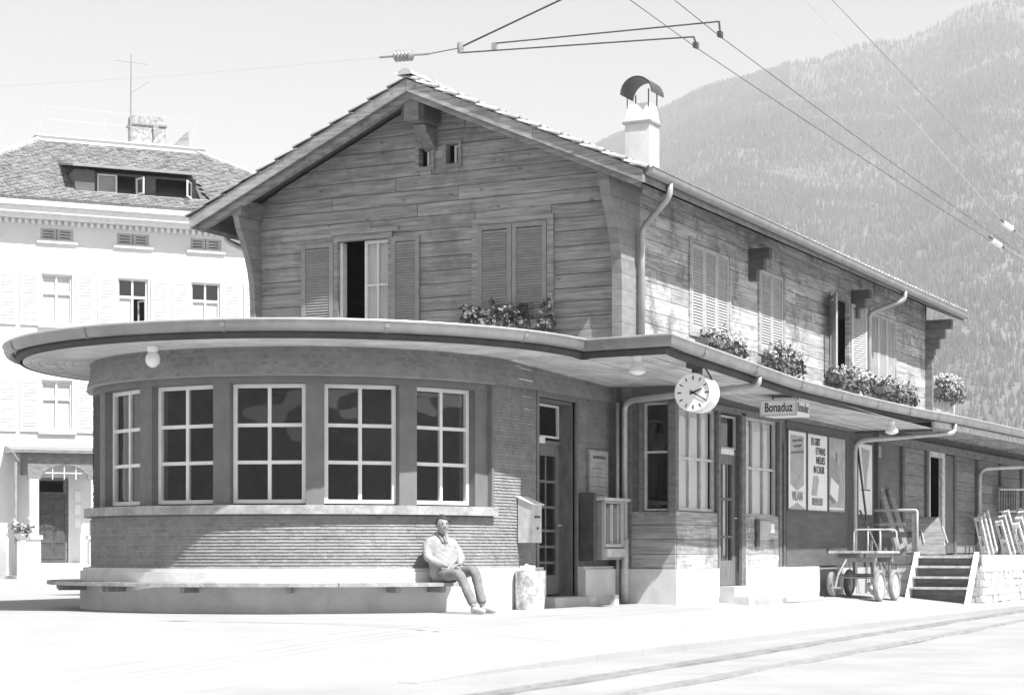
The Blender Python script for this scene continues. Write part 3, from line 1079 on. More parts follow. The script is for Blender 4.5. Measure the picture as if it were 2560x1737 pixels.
m.build('canopy_roof', 'zinc', ST, fixn=False)
m = MB()
poly = [(2.6 * cos(R_(a)), 2.6 * sin(R_(a)), 3.645) for a in range(-180, 1, 6)] + [(2.9, 0, 3.645), (2.9, 3.9, 3.645), (-2.9, 3.9, 3.645), (-2.9, 0, 3.645)]
m.add(poly, [tuple(range(len(poly)))])
m.build('flat_roof', 'zinc', ST)

# goods shed roof: open rafters and fascia beam beyond the boarded soffit
y = 13.1
while y < 29.5:
    z1 = lerp_tab(GZ, y) - 0.13
    m = MB(); m.prism([(OX - 0.1, y, z1 - 0.02), (5.62, y, z1 - 0.10), (5.62, y, z1 + 0.0), (OX - 0.1, y, z1 + 0.10)], (0, 0.09, 0))
    m.build('rafter', 'wood_pale', ST)
    y += 0.74
m = MB()
pts = [(5.64, yy, lerp_tab(GZ, yy) - 0.13) for yy in [12.6 + 1.0 * q for q in range(18)]]
m.sweep(pts, [(0.03, 0.0), (0.03, -0.11), (-0.03, -0.11), (-0.03, 0.0)], closed=True)
m.build('eaves_beam', 'wood_pale', ST)
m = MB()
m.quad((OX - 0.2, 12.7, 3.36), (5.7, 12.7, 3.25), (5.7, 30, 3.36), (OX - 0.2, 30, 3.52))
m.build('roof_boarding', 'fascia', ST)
m = MB(); m.bb(OX - 0.05, 5.6, 12.7, 12.76, 3.02, 3.2); m.build('soffit_end_board', 'wood_dark', ST)

# goods shed wall on the loading ramp
m = MB()
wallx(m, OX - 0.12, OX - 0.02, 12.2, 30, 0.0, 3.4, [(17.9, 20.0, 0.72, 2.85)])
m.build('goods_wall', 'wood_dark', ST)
gw = empty('goods_planking', (OX, 12.2, 0.7)); setpar(gw, ST)
zz = 0.74
rows = []
while zz < 2.95:
    h = random.uniform(0.20, 0.26); rows.append((zz, min(zz + h - 0.008, 2.92))); zz += h
posts = [14.02, 15.8, 17.7, 20.05, 22.2, 24.6, 27.0, 29.5]
for a, b in zip(posts, posts[1:]):
    if a == 17.7 or a == 14.02: continue
    for z0, z1 in rows:
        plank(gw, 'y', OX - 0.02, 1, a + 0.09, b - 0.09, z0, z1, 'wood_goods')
for p in posts:
    one('post', 'wood_dark', ST, b=(OX - 0.02, OX + 0.07, p - 0.09, p + 0.09, 0.70, 2.925))
one('wall_panel', 'wood_dark', ST, b=(OX - 0.02, OX + 0.0, 14.1, 15.7, 0.72, 3.0))
one('wall_plate', 'wood_beam', ST, b=(OX - 0.02, OX + 0.09, 13.9, 30, 2.93, 3.09))
m = MB(); m.bb(OX - 0.02, OX + 0.05, 17.80, 17.95, 0.72, 2.95); m.bb(OX - 0.02, OX + 0.06, 18.9, 19.15, 0.72, 2.95); m.bb(OX - 0.02, OX + 0.05, 17.95, 18.9, 2.82, 2.95)
m.build('door_frame', 'wood_pale', ST)
one('sliding_door', 'door_dark', ST, b=(OX - 0.0, OX + 0.045, 19.15, 20.0, 0.73, 2.9))
one('goods_interior', 'dark_inside', ST, b=(3.06, 4.0, 20.5, 20.55, 0.5, 3.3))
one('goods_core', 'dark_inside', ST, b=(2.9, 3.05, 21.76, 30, -0.3, 3.4))

# ---- body of the ground floor behind
m = MB()
m.bb(-3.45, 3.05, 3.55, 21.75, -0.3, 3.6)
m.build('house_core', 'wood_dark', ST)

# ================================================================== UPPER STOREY
XC, ZR, SL = -0.2, 8.24, 0.442
XL, XR, GY, BY = -3.50, 3.08, 3.80, 21.75
EH = 4.03                                   # eave half width
VY, VB = 2.98, 22.55                        # verge planes
EHL = 4.18
def eh(s): return EH if s > 0 else EHL
def zr(x): return ZR - SL * abs(x - XC)
al = math.atan(SL)

gable = empty('gable_wall', (XC, GY, 3.6)); setpar(gable, ST)
g_ops = [(-2.02, -0.93, 4.42, 5.88), (0.60, 1.94, 4.42, 5.96), (-0.42, -0.20, 6.95, 7.26), (0.08, 0.30, 6.96, 7.27)]
rp = random.Random(21)
random.seed(21)
def planking(parent, axis, face, out, z0, z1, lim, ops, mat, rh=(0.205, 0.235), seg=(2.2, 5.0), th=0.05):
    z = z0
    while z < z1 - 0.03:
        h = rp.uniform(*rh); zt = min(z + h, z1)
        a0, a1 = lim(z); b0, b1 = lim(zt)
        if a1 - a0 < 0.1: break
        if b1 < b0: b0 = b1 = (b0 + b1) / 2
        cuts = []
        hit = [o for o in ops if o[2] < zt - 0.005 and o[3] > z + 0.005]
        segs = [(a0, a1, b0, b1)]
        for o in sorted(hit):
            new = []
            for s in segs:
                if o[0] > s[0] and o[1] < s[1]:
                    new.append((s[0], o[0], s[2], o[0])); new.append((o[1], s[1], o[1], s[3]))
                    if o[2] > z + 0.02: plank(parent, axis, face, out, o[0], o[1], z + 0.0015, min(zt, o[2]) - 0.0015, mat, th)
                    if o[3] < zt - 0.02: plank(parent, axis, face, out, o[0], o[1], max(z, o[3]) + 0.0015, zt - 0.0015, mat, th)
                else:
                    new.append(s)
            segs = new
        for s in segs:
            x = s[0]; first = True
            while True:
                L_ = rp.uniform(*seg) * (rp.uniform(0.4, 1) if first else 1)
                nx = x + L_
                last = nx > s[1] - 0.5
                e = s[1] if last else nx
                plank(parent, axis, face, out, x, e, z + 0.005, zt - 0.005, mat, th, s[2] if first else None, s[3] if last else None)
                first = False
                if last: break
                x = nx
        z = zt
def glim(z):
    hw = (ZR - 0.14 - z) / SL
    return max(XL, XC - hw), min(XR - 0.03, XC + hw)
planking(gable, 'x', GY + 0.05, -1, 3.55, 8.05, glim, g_ops, 'wood_x')

longw = empty('track_side_wall', (XR, 12, 3.6)); setpar(longw, ST)
l_ops = [(6.75, 8.52, 4.42, 5.92), (10.12, 11.42, 4.42, 5.92), (14.35, 15.55, 4.42, 5.92), (17.1, 19.0, 4.42, 5.92)]
planking(longw, 'y', XR - 0.04, 1, 3.5, 6.55, lambda z: (GY + 0.62, BY - 0.15), l_ops, 'wood_y', seg=(0.9, 2.4))
# inner linings so the rooms stay dark, and far walls
m = MB()
m.bb(XL, XL + 0.06, GY + 0.06, BY, 3.5, 6.5)
m.bb(XL, XR, BY - 0.06, BY, 3.5, 6.6)
m.prism([(XL, BY - 0.05, 6.6), (XR, BY - 0.05, 6.6), (XC, BY - 0.05, 8.0)], (0, 0.05, 0))
m.build('rear_walls', 'wood_dark', ST)
m = MB()
m.bb(XL + 0.1, XR - 0.6, 7.0, 7.05, 3.6, 6.5); m.bb(XR - 1.6, XR - 1.55, 3.9, 21.5, 3.6, 6.5); m.bb(XL + 0.1, XR - 0.1, 3.9, 21.5, 3.62, 3.66); m.bb(XL + 0.1, XR - 0.1, 3.9, 21.5, 6.3, 6.34)
m.build('upper_interior', 'dark_inside', ST)

# corner fins of the log walls: stacked log ends that corbel out to carry the purlins
def fin_y(x0, x1, y_base, prof, mat, name, parent):
    """stack of log ends projecting towards -y. prof: list of (z0,z1,projection)"""
    g = empty(name, (x0, y_base, prof[0][0])); setpar(g, parent)
    for i_, (z0, z1, pr) in enumerate(prof):
        p0 = prof[max(0, i_ - 1)][2]
        m = MB(); m.prism([(x0, y_base - p0, z0 + .002), (x0, y_base + .55, z0 + .002), (x0, y_base + .55, z1 - .002), (x0, y_base - pr, z1 - .002)], (x1 - x0, 0, 0))
        m.build('log_end', mat, g)
gmat('wood_log', 0.27, 0.15, 3.0, 0.8, 0.15, 14, (1.5, 1.5, 3), rnd=0.08)
FP = [(3.5, 3.75, .16), (3.75, 4.0, .16), (4.0, 4.25, .16), (4.25, 4.5, .16), (4.5, 4.75, .16), (4.75, 5.0, .17), (5.0, 5.22, .19), (5.22, 5.44, .24), (5.44, 5.66, .32), (5.66, 5.88, .43), (5.88, 6.12, .58), (6.12, 6.34, .66)]
fin_y(XR - 0.035, XR + 0.13, GY, FP, 'wood_log', 'corner_logs', ST)
fin_y(XL - 0.11, XL - 0.005, GY, FP, 'wood_log', 'corner_logs', ST)
def fin_x(y0, y1, prof, mat, name, parent):
    g = empty(name, (XR, y0, prof[0][0])); setpar(g, parent)
    for z0, z1, pr in prof:
        m = MB(); m.bb(XR - 0.3, XR + pr, y0, y1, z0 + 0.003, z1 - 0.003)
        m.build('log_end', mat, g)
fin_x(BY - 0.15, BY, [(3.5 + .225 * i, 3.5 + .225 * (i + 1), .17 + (0 if i < 8 else (.06, .16, .3, .46)[i - 8])) for i in range(12)], 'wood_beam', 'corner_logs', ST)
for yb in (9.55, 15.75):
    fin_x(yb, yb + 0.16, [(5.62, 5.82, .16), (5.82, 6.02, .3), (6.02, 6.2, .40)], 'wood_dark', 'eaves_bracket', ST)
# trim boards at the corner of the long wall
m = MB(); m.bb(XR + 0.0, XR + 0.035, GY + 0.555, GY + 0.64, 3.5, 6.3); m.build('corner_trim', 'wood_pale', ST)

# ---- roof
roof = empty('roof', (XC, VY, 6.3)); setpar(roof, ST)
def roof_slab(m, x0, x1, t0, t1, y0, y1):
    z0, z1 = zr(x0), zr(x1)
    m.prism([(x0, y0, z0 - t0), (x1, y0, z1 - t0), (x1, y0, z1 - t1), (x0, y0, z0 - t1)], (0, y1 - y0, 0))
m = MB()
roof_slab(m, XC, XC + EH, 0.05, 0.085, VY + 0.02, VB)
roof_slab(m, XC, XC - EHL, 0.05, 0.085, VY + 0.02, VB)
m.build('roof_boarding', 'wood_dark', roof)
for sgn in (1, -1):
    for (yy0, yy1, ta, tb, ext) in ((VY, VY + 0.045, 0.06, 0.25, eh(sgn)), (VY + 0.12, VY + 0.24, 0.10, 0.34, eh(sgn) - 0.12), (VB - 0.05, VB, 0.06, 0.25, eh(sgn))):
        m = MB()
        xs0, xs1 = XC + 0.004 * sgn, XC + sgn * ext
        # split into two board lengths with a butt joint
        xm = XC + sgn * ext * (0.55 if ta < 0.08 else 0.48)
        roof_slab(m, xs0, xm - sgn * 0.002, ta, tb, yy0, yy1)
        m.build('verge_board', 'wood_x', roof)
        m = MB(); roof_slab(m, xm + sgn * 0.002, xs1, ta + 0.004, tb - 0.004, yy0 + 0.003, yy1 - 0.003)
        m.build('verge_board', 'wood_x', roof)
# rafters tails along the eave
for sgn in (1, -1):
    y = 3.9
    while y < 22.3:
        m = MB(); roof_slab(m, XC + sgn * 2.9, XC + sgn * (EH - 0.12), 0.09, 0.21, y, y + 0.1)
        m.build('rafter', 'wood_beam', roof)
        y += 0.9
# purlins
for (x0, x1, z1, h) in ((XC - 0.13, XC + 0.13, ZR - 0.34, 0.34), (XR - 0.06, XR + 0.14, zr(XR) - 0.19, 0.27), (XL - 0.14, XL + 0.06, zr(XL) - 0.19, 0.27)):
    m = MB(); m.bb(x0, x1, VY + 0.16, 4.4, z1 - h, z1); m.build('purlin', 'wood_beam', roof)
m = MB(); m.prism([(XC - 0.11, GY - 0.42, ZR - 0.70), (XC - 0.11, GY, ZR - 0.70), (XC - 0.11, GY, ZR - 1.05), (XC - 0.11, GY - 0.12, ZR - 1.0), (XC - 0.11, GY - 0.34, ZR - 0.82)], (0.22, 0, 0)); m.build('purlin_corbel', 'wood_beam', roof)
m = MB(); m.bb(XC - 0.2, XC - 0.12, VY + 0.2, 3.75, ZR - 0.62, ZR - 0.42); m.bb(XC + 0.12, XC + 0.2, VY + 0.2, 3.75, ZR - 0.62, ZR - 0.42); m.build('purlin_cheek', 'wood_dark', roof)
# tiles
TW, TE = 0.232, 0.388
def tile_mesh():
    m = MB()
    cs = [(0, .008), (.02, .012), (.045, .036), (.075, .044), (.105, .036), (.13, .012), (.20, .010), (.228, .014)]
    L_ = 0.43
    n = len(cs)
    for (x, z) in cs: m.v.append((x, 0, z + 0.052))
    for (x, z) in cs: m.v.append((x, L_, z - 0.006))
    for (x, z) in cs: m.v.append((x, 0, z + 0.022))
    for i in range(n - 1):
        m.face((i, i + 1, n + i + 1, n + i)); m.face((2 * n + i, 2 * n + i + 1, i + 1, i))
    m.face((0, n, 2 * n)); m.face((n - 1, 3 * n - 1, 2 * n - 1))
    return m
tm = tile_mesh()
tme = bpy.data.meshes.new('tile'); tme.from_pydata(tm.v, [], tm.f); tme.materials.append(MATS['tile'])
rest = MB()
nt_ = 0
SLEN = EH / cos(al)
for sgn in (1, -1):
    su = Vector((-sgn * cos(al), 0, sin(al))); nn = Vector((sgn * sin(al), 0, cos(al))); ac = Vector((0, sgn, 0))
    E0 = Vector((XC + sgn * (eh(sgn) + 0.05), 0, zr(XC + eh(sgn) + 0.05) - 0.055))
    rows_ = 12
    for r_ in range(rows_):
        ncol = int((VB - VY + 0.04) / TW)
        for c_ in range(ncol):
            y = (VY - 0.03 + c_ * TW) if sgn > 0 else (VY - 0.03 + (c_ + 1) * TW)
            o_ = E0 + su * (r_ * TE) + Vector((0, y, 0)) + nn * rp.uniform(-0.004, 0.004)
            q = Matrix((ac, su, nn)).transposed().to_4x4()
            M4 = Matrix.Translation(o_) @ q @ Matrix.Rotation(rp.uniform(-0.012, 0.012), 4, 'X')
            single = (c_ < 2) or (r_ == 0 and sgn > 0)
            if single and nt_ < 300:
                inst('tile', tme, M4, roof); nt_ += 1
            else:
                rest.add([M4 @ Vector(v) for v in tm.v], tm.f)
rest.build('remaining_tiles', 'tile', roof, kind='stuff', fixn=False)
# ridge caps
rm = MB()
for i in range(9):
    a = pi * i / 8
    rm.v.append((0.125 * cos(a), 0, 0.10 * sin(a)))
for i in range(9):
    a = pi * i / 8
    rm.v.append((0.115 * cos(a), 0.44, 0.085 * sin(a)))
for i in range(8): rm.face((i, i + 1, 10 + i, 9 + i))
rm.v.append((0, 0, 0)); rm.face(tuple(range(9)))
rme = bpy.data.meshes.new('ridge_tile'); rme.from_pydata(rm.v, [], rm.f); rme.materials.append(MATS['tile'])
y = VY - 0.05
while y < VB - 0.3:
    inst('ridge_tile', rme, Matrix.Translation((XC, y, ZR - 0.0)), roof); y += 0.40
# eave gutters
GX = XC + EH + 0.12
for sgn, nm in ((1, 'eaves_gutter'), (-1, 'eaves_gutter')):
    xg = XC + sgn * (eh(sgn) + 0.12)
    pth = [(xg, yy, zr(XC + eh(sgn) + .12) + 0.03 - 0.004 * (yy - VY)) for yy in ([VY + 0.1 + 1.2 * i for i in range(17)] if sgn > 0 else [VB - 0.2 - 1.2 * i for i in range(17)])]
    m = MB(); m.sweep(pth, [(-0.14, 0.0), (-0.135, -0.05), (-0.11, -0.10), (-0.07, -0.12), (-0.03, -0.10), (-0.004, -0.05), (0.0, 0.0), (0.014, 0.01), (0.01, 0.024), (-0.006, 0.02), (-0.014, 0.0), (-0.02, -0.05), (-0.07, -0.10), (-0.12, -0.05), (-0.126, 0)])
    m.add([], [])
    m.build(nm, 'zinc', roof, smooth=True)
    e = MB(); y0 = pth[0][1]; z0 = pth[0][2]
    e.prism([(xg - 0.14 * sgn, y0, z0), (xg - 0.12 * sgn, y0, z0 - 0.09), (xg - 0.07 * sgn, y0, z0 - 0.12), (xg - 0.02 * sgn, y0, z0 - 0.09), (xg, y0, z0 + 0.01)], (0, -0.01, 0))
    e.build('gutter_end', 'zinc', roof)
m = MB()
roof_slab(m, XC + EH - 0.10, XC + EH + 0.0, 0.09, 0.24, VY + 0.05, VB - 0.05); roof_slab(m, XC - EHL + 0.10, XC - EHL, 0.09, 0.24, VY + 0.05, VB - 0.05)
m.build('eaves_fascia', 'wood_beam', roof)
# downpipes of the upper roof
def bend(pts, r=0.12, n=5):
    out = [Vector(pts[0])]
    for a, b, c in zip(pts, pts[1:], pts[2:]):
        a, b, c = Vector(a), Vector(b), Vector(c)
        p = b + (a - b).normalized() * min(r, (a - b).length * .45); q = b + (c - b).normalized() * min(r, (c - b).length * .45)
        for i in range(n + 1):
            t = i / n
            out.append(p * (1 - t) ** 2 + b * 2 * t * (1 - t) + q * t * t)
    out.append(Vector(pts[-1])); return out
def pipe(pts, rad, name='downpipe', par=ST, mat='zinc_pipe', clips=()):
    m = MB(); m.tube(bend(pts), rad, 10)
    o = m.build(name, mat, par, smooth='all')
    return o
ge = zr(GX)
pipe([(GX - 0.07, 3.92, ge - 0.06), (GX - 0.07, 3.92, ge - 0.26), (XR + 0.22, 4.20, ge - 0.66), (XR + 0.22, 4.20, 3.62)], 0.05)
pipe([(GX - 0.07, 17.0, ge - 0.12), (GX - 0.07, 17.0, ge - 0.30), (XR + 0.14, 16.6, ge - 0.60), (XR + 0.14, 16.6, 3.6)], 0.05)
pipe([(XC - EHL - 0.05, 4.1, ge - 0.06), (XC - EHL - 0.05, 4.1, ge - 0.3), (XL - 0.2, 4.15, ge - 0.62), (XL - 0.2, 4.15, 3.6)], 0.05)
# canopy downpipes
pipe([(5.72, 2.75, 3.24), (5.72, 2.75, 3.12), (3.50, 3.30, 3.02), (3.38, 3.36, 2.95), (3.38, 3.36, 0.9)], 0.045)
m = MB(); m.tube([(3.38, 3.36, 0.95), (3.38, 3.36, 0.0)], 0.058, 10); m.build('pipe_foot', 'iron_pale', ST, smooth='all')
m = MB(); m.tube([(3.27, 3.34, 3.0), (3.27, 3.34, 0.02)], 0.03, 8); m.build('conduit', 'zinc_pipe', ST, smooth='all')
pipe([(5.72, 13.9, 3.26), (5.72, 13.9, 3.06), (4.36, 12.28, 2.86), (4.25, 12.2, 2.76), (4.25, 12.2, 0.1)], 0.045)
pipe([(5.72, 26.0, 3.26), (5.72, 26.0, 2.95), (4.3, 22.3, 2.72), (4.22, 22.2, 2.60), (4.22, 22.2, 0.75)], 0.05)

# ---- chimney
CX0, CX1, CY0, CY1 = -13.14 + 15.06, -12.69 + 15.06, 30 - 23.3, 30.42 - 23.3
ch = empty('chimney', (CX0, CY0, 7.3)); setpar(ch, ST)
m = MB(); m.bb(CX0, CX1, CY0, CY1, 7.0, 7.98); m.build('chimney_shaft', 'plinth', ch)
m = MB(); m.bb(CX0 - 0.035, CX1 + 0.035, CY0 - 0.035, CY1 + 0.035, 7.98, 8.02); m.build('chimney_band', 'iron_grey', ch)
def frus(m, x0, x1, y0, y1, z0, z1, ins):
    m.add([(x0, y0, z0), (x1, y0, z0), (x1, y1, z0), (x0, y1, z0), (x0 + ins, y0 + ins, z1), (x1 - ins, y0 + ins, z1), (x1 - ins, y1 - ins, z1), (x0 + ins, y1 - ins, z1)],
          [(0, 1, 5, 4), (1, 2, 6, 5), (2, 3, 7, 6), (3, 0, 4, 7), (4, 5, 6, 7)])
m = MB(); frus(m, CX0 - 0.01, CX1 + 0.01, CY0 - 0.01, CY1 + 0.01, 8.02, 8.32, 0.04); m.build('chimney_cap', 'plinth', ch)
m = MB()
xa, xb, ya, yb = CX0 + 0.03, CX1 - 0.03, CY0 + 0.03, CY1 - 0.03
for x in (xa, xb):
    for y in (ya, yb):
        m = MB(); m.tube([(x, y, 8.02), (x, y, 8.55)], 0.012, 6); m.build('hood_stay', 'iron', ch)
m = MB()
arc = []
for i in range(13):
    a = pi * i / 12
    arc.append(((CX0 + CX1) / 2 + 0.29 * cos(a), 8.48 + 0.29 * sin(a)))
for (a, b), (c, d) in zip(arc, arc[1:]):
    for (ra) in (1.0,):
        m.add([(a, CY0 - 0.06, b), (c, CY0 - 0.06, d), (c, CY1 + 0.06, d), (a, CY1 + 0.06, b)], [(0, 1, 2, 3)])
        m.add([((a - 2.145) * .95 + 2.145, CY0 - 0.06, (b - 8.48) * .95 + 8.48), ((c - 2.145) * .95 + 2.145, CY0 - 0.06, (d - 8.48) * .95 + 8.48), ((c - 2.145) * .95 + 2.145, CY1 + 0.06, (d - 8.48) * .95 + 8.48), ((a - 2.145) * .95 + 2.145, CY1 + 0.06, (b - 8.48) * .95 + 8.48)], [(0, 1, 2, 3)])
m.build('chimney_hood', 'iron', ch, fixn=False)

# ---- windows and shutters of the upper floor
SLAT = {}
def shutter(parent, hinge, U, N, w_, h_, mat, tilt=0.0, singles=True, pitch=0.045, name='shutter'):
    """hinge: lower hinge corner; U along the leaf; N outward"""
    O = Vector(hinge); U = Vector(U).normalized(); N = Vector(N).normalized(); Z = Vector((0, 0, 1))
    rot = Matrix((U, N, Z)).transposed()
    m = MB(); t = 0.035; fw = 0.075
    def bx(u0, u1, z0, z1, d0=0, d1=t):
        m.box(O + U * (u0 + u1) / 2 + Z * (z0 + z1) / 2 + N * (d0 + d1) / 2, (u1 - u0, d1 - d0, z1 - z0), rot)
    bx(0, fw, 0, h_); bx(w_ - fw, w_, 0, h_); bx(fw, w_ - fw, 0, fw + 0.03); bx(fw, w_ - fw, h_ - fw, h_)
    so_ = m.build(name, mat, parent)
    n = int((h_ - 2 * fw - 0.03) / pitch)
    mm = MB()
    for i in range(n):
        zc = fw + 0.03 + pitch * (i + 0.5)
        c = O + U * (w_ / 2) + Z * zc + N * 0.017
        rr = rot @ Matrix.Rotation(R_(24), 3, 'X')
        d = (w_ - 2 * fw + 0.01, 0.008, pitch * 1.18)
        if singles:
            ubox('slat', mat, so_, c, d, rr)
        else:
            mm.box(c, d, rr)
    if not singles:
        mm.build('slats', mat, so_, kind='stuff')
    return so_
# gable window 1: shutters folded back on the wall, left casement open
yo = GY - 0.012
shutter(ST, (-2.66, yo, 4.36), (1, 0, 0), (0, -1, 0), 0.62, 1.50, 'shutter')
shutter(ST, (-0.93, yo, 4.36), (1, 0, 0), (0, -1, 0), 0.52, 1.50, 'shutter')
m = MB()
wally(m, GY - 0.045, GY + 0.07, -2.03, -0.92, 4.36, 5.96, [(-1.95, -0.99, 4.45, 5.86)])
m.build('window_frame', 'wood_x', ST)
one('window_drip_board', 'wood_x', ST, b=(-2.05, -0.80, GY - 0.07, GY - 0.0, 5.962, 6.03))
window_rect(ST, (-1.235, GY + 0.05, 4.46), (1, 0, 0), (0, -1, 0), 0.50, 1.39, 2, 2, fw=0.05, mw=0.03, name='casement', zsplit=[0.66])
curtain(ST, GY + 0.13, -1.45, -1.0, 4.5, 5.8, per=0.07, ax='x')
m = MB(); m.bb(-1.945, -1.89, GY + 0.02, GY + 0.15, 4.46, 5.85); m.build('open_casement', 'white_paint', ST)
# gable window 2: closed shutters
m = MB()
wally(m, GY - 0.04, GY + 0.06, 0.55, 1.99, 4.36, 6.02, [(0.66, 1.88, 4.42, 5.93)])
m.build('window_frame', 'wood_x', ST)
shutter(ST, (0.665, GY - 0.02, 4.42), (1, 0, 0), (0, -1, 0), 0.60, 1.50, 'shutter')
shutter(ST, (1.275, GY - 0.02, 4.42), (1, 0, 0), (0, -1, 0), 0.60, 1.50, 'shutter')
# attic windows
for x0, x1, z0, z1 in ((-0.42, -0.20, 6.95, 7.26), (0.08, 0.30, 6.96, 7.27)):
    m = MB(); wally(m, GY - 0.035, GY + 0.12, x0 - 0.06, x1 + 0.06, z0 - 0.06, z1 + 0.06, [(x0, x1, z0, z1)]); m.build('attic_frame', 'wood_x', ST)
    window_rect(ST, ((x0 + x1) / 2 + 0.045, GY + 0.10, z0), (1, 0, 0), (0, -1, 0), x1 - x0 - 0.08, z1 - z0, 1, 1, fw=0.04, depth=0.04, name='attic_window')
# long side
xo = XR + 0.012
def side_window(y0, y1, leaves, singles):
    m = MB(); wallx(m, XR - 0.06, XR + 0.035, y0 - 0.09, y1 + 0.09, 4.36, 6.0, [(y0, y1, 4.42, 5.92)]); m.build('window_frame', 'wood_y', ST)
    wl = (y1 - y0) / leaves
    for i in range(leaves):
        shutter(ST, (XR - 0.01, y0 + i * wl + 0.004, 4.43), (0, 1, 0), (1, 0, 0), wl - 0.008, 1.48, 'shutter_pale', singles=singles, pitch=0.05)
side_window(6.75, 8.52, 3, True)
side_window(10.12, 11.42, 2, True)
side_window(17.1, 19.0, 3, False)
m = MB(); wallx(m, XR - 0.06, XR + 0.035, 14.27, 15.63, 4.36, 6.0, [(14.35, 15.55, 4.42, 5.92)]); m.build('window_frame', 'wood_y', ST)
shutter(ST, (XR + 0.03, 14.33, 4.40), (0.5, -0.866, 0), (-0.866, -0.5, 0), 0.60, 1.50, 'shutter_pale', singles=False, pitch=0.05)
shutter(ST, (XR + 0.035, 15.60, 4.40), (0.25, 0.97, 0), (0.97, -0.25, 0), 0.62, 1.50, 'shutter_pale', singles=False, pitch=0.05)
window_rect(ST, (XR - 0.05, 14.65, 4.43), (0, 1, 0), (1, 0, 0), 0.56, 1.47, 2, 2, fw=0.06, mw=0.03, name='casement', zsplit=[0.8])
curtain(ST, XR - 0.14, 14.4, 15.0, 4.5, 5.85, per=0.08)

# rear annexe wall with a ledge (seen past the far corner)
m = MB(); m.bb(1.0, XR + 0.05, BY + 0.005, BY + 2.4, 3.4, 4.95); annex = m.build('rear_annexe', 'wood_pale', ST)
for i in range(7):
    plank(annex, 'y', XR + 0.05, 1, BY + 0.01, BY + 2.4, 3.4 + 0.22 * i, 3.4 + 0.22 * (i + 1) - 0.006, 'wood_pale')
one('ledge', 'wood_dark', ST, b=(XR + 0.075, XR + 0.24, BY + 0.15, BY + 2.1, 4.42, 4.47))

# ================================================================== NEIGHBOURING HOUSE (left)
NS = RT * 0.9135 + FW * 0.4067; ND = RT * -0.4067 + FW * 0.9135
N0 = Vector((CAM.x, CAM.y, 0)) + RT * (-12.92) + FW * 60
NH = empty('neighbouring_house', N0)
NH.rotation_euler = (0, 0, math.atan2(NS.y, NS.x))
tag(NH, 'tall white rendered house with hipped tiled roof behind the station', 'house')
def lb(m, name, mat, par=NH, **kw):
    o = m.build(name, mat, **kw); o.parent = par; return o
def l1(name, mat, b, par=NH):
    m = MB(); m.bb(*b); return lb(m, name, mat, par)
WS = [-3.55, -1.2, 1.16, 3.49, 5.85]
ops = []
for s in WS:
    ops += [(s - .475, s + .475, 7.75, 9.31), (s - .475, s + .475, 4.48, 6.05), (s - .5, s + .5, 10.36, 10.70)]
ops += [(-1.86, -0.84, 0.42, 3.05), (-3.9, -3.0, 1.9, 3.2)]
m = MB(); wally(m, 0, 0.3, -5.0, 8.2, -0.4, 11.0, ops)
m.bb(-5.0, -4.7, 0.3, 9, -0.4, 11); m.bb(7.9, 8.2, 0.3, 9, -0.4, 11); m.bb(-5, 8.2, 9, 9.3, -0.4, 11)
lb(m, 'wall', 'render_wall')
l1('dark_rooms', 'room', (-4.6, 7.8, 1.6, 1.7, -0.2, 11))
m = MB()
m.bb(-5.62, 8.82, -0.62, 0.3, 11.06, 11.26); m.bb(-5.40, 8.60, -0.40, 0.0, 10.94, 11.06); m.bb(-5.74, 8.94, -0.74, -0.58, 11.26, 11.40)
lb(m, 'cornice', 'white_paint')
m = MB(); m.sweep([(-5.72, -0.74, 11.47), (8.92, -0.74, 11.47)], [(-0.13, 0), (-0.1, -0.09), (-0.03, -0.09), (0.0, 0.0), (0.01, 0.015)]); lb(m, 'gutter', 'zinc')
m = MB(); s = -5.0
while s < 8.2:
    m.bb(s, s + 0.10, -0.14, -0.001, 10.80, 10.93); s += 0.2
lb(m, 'dentils', 'white_paint', kind='stuff')
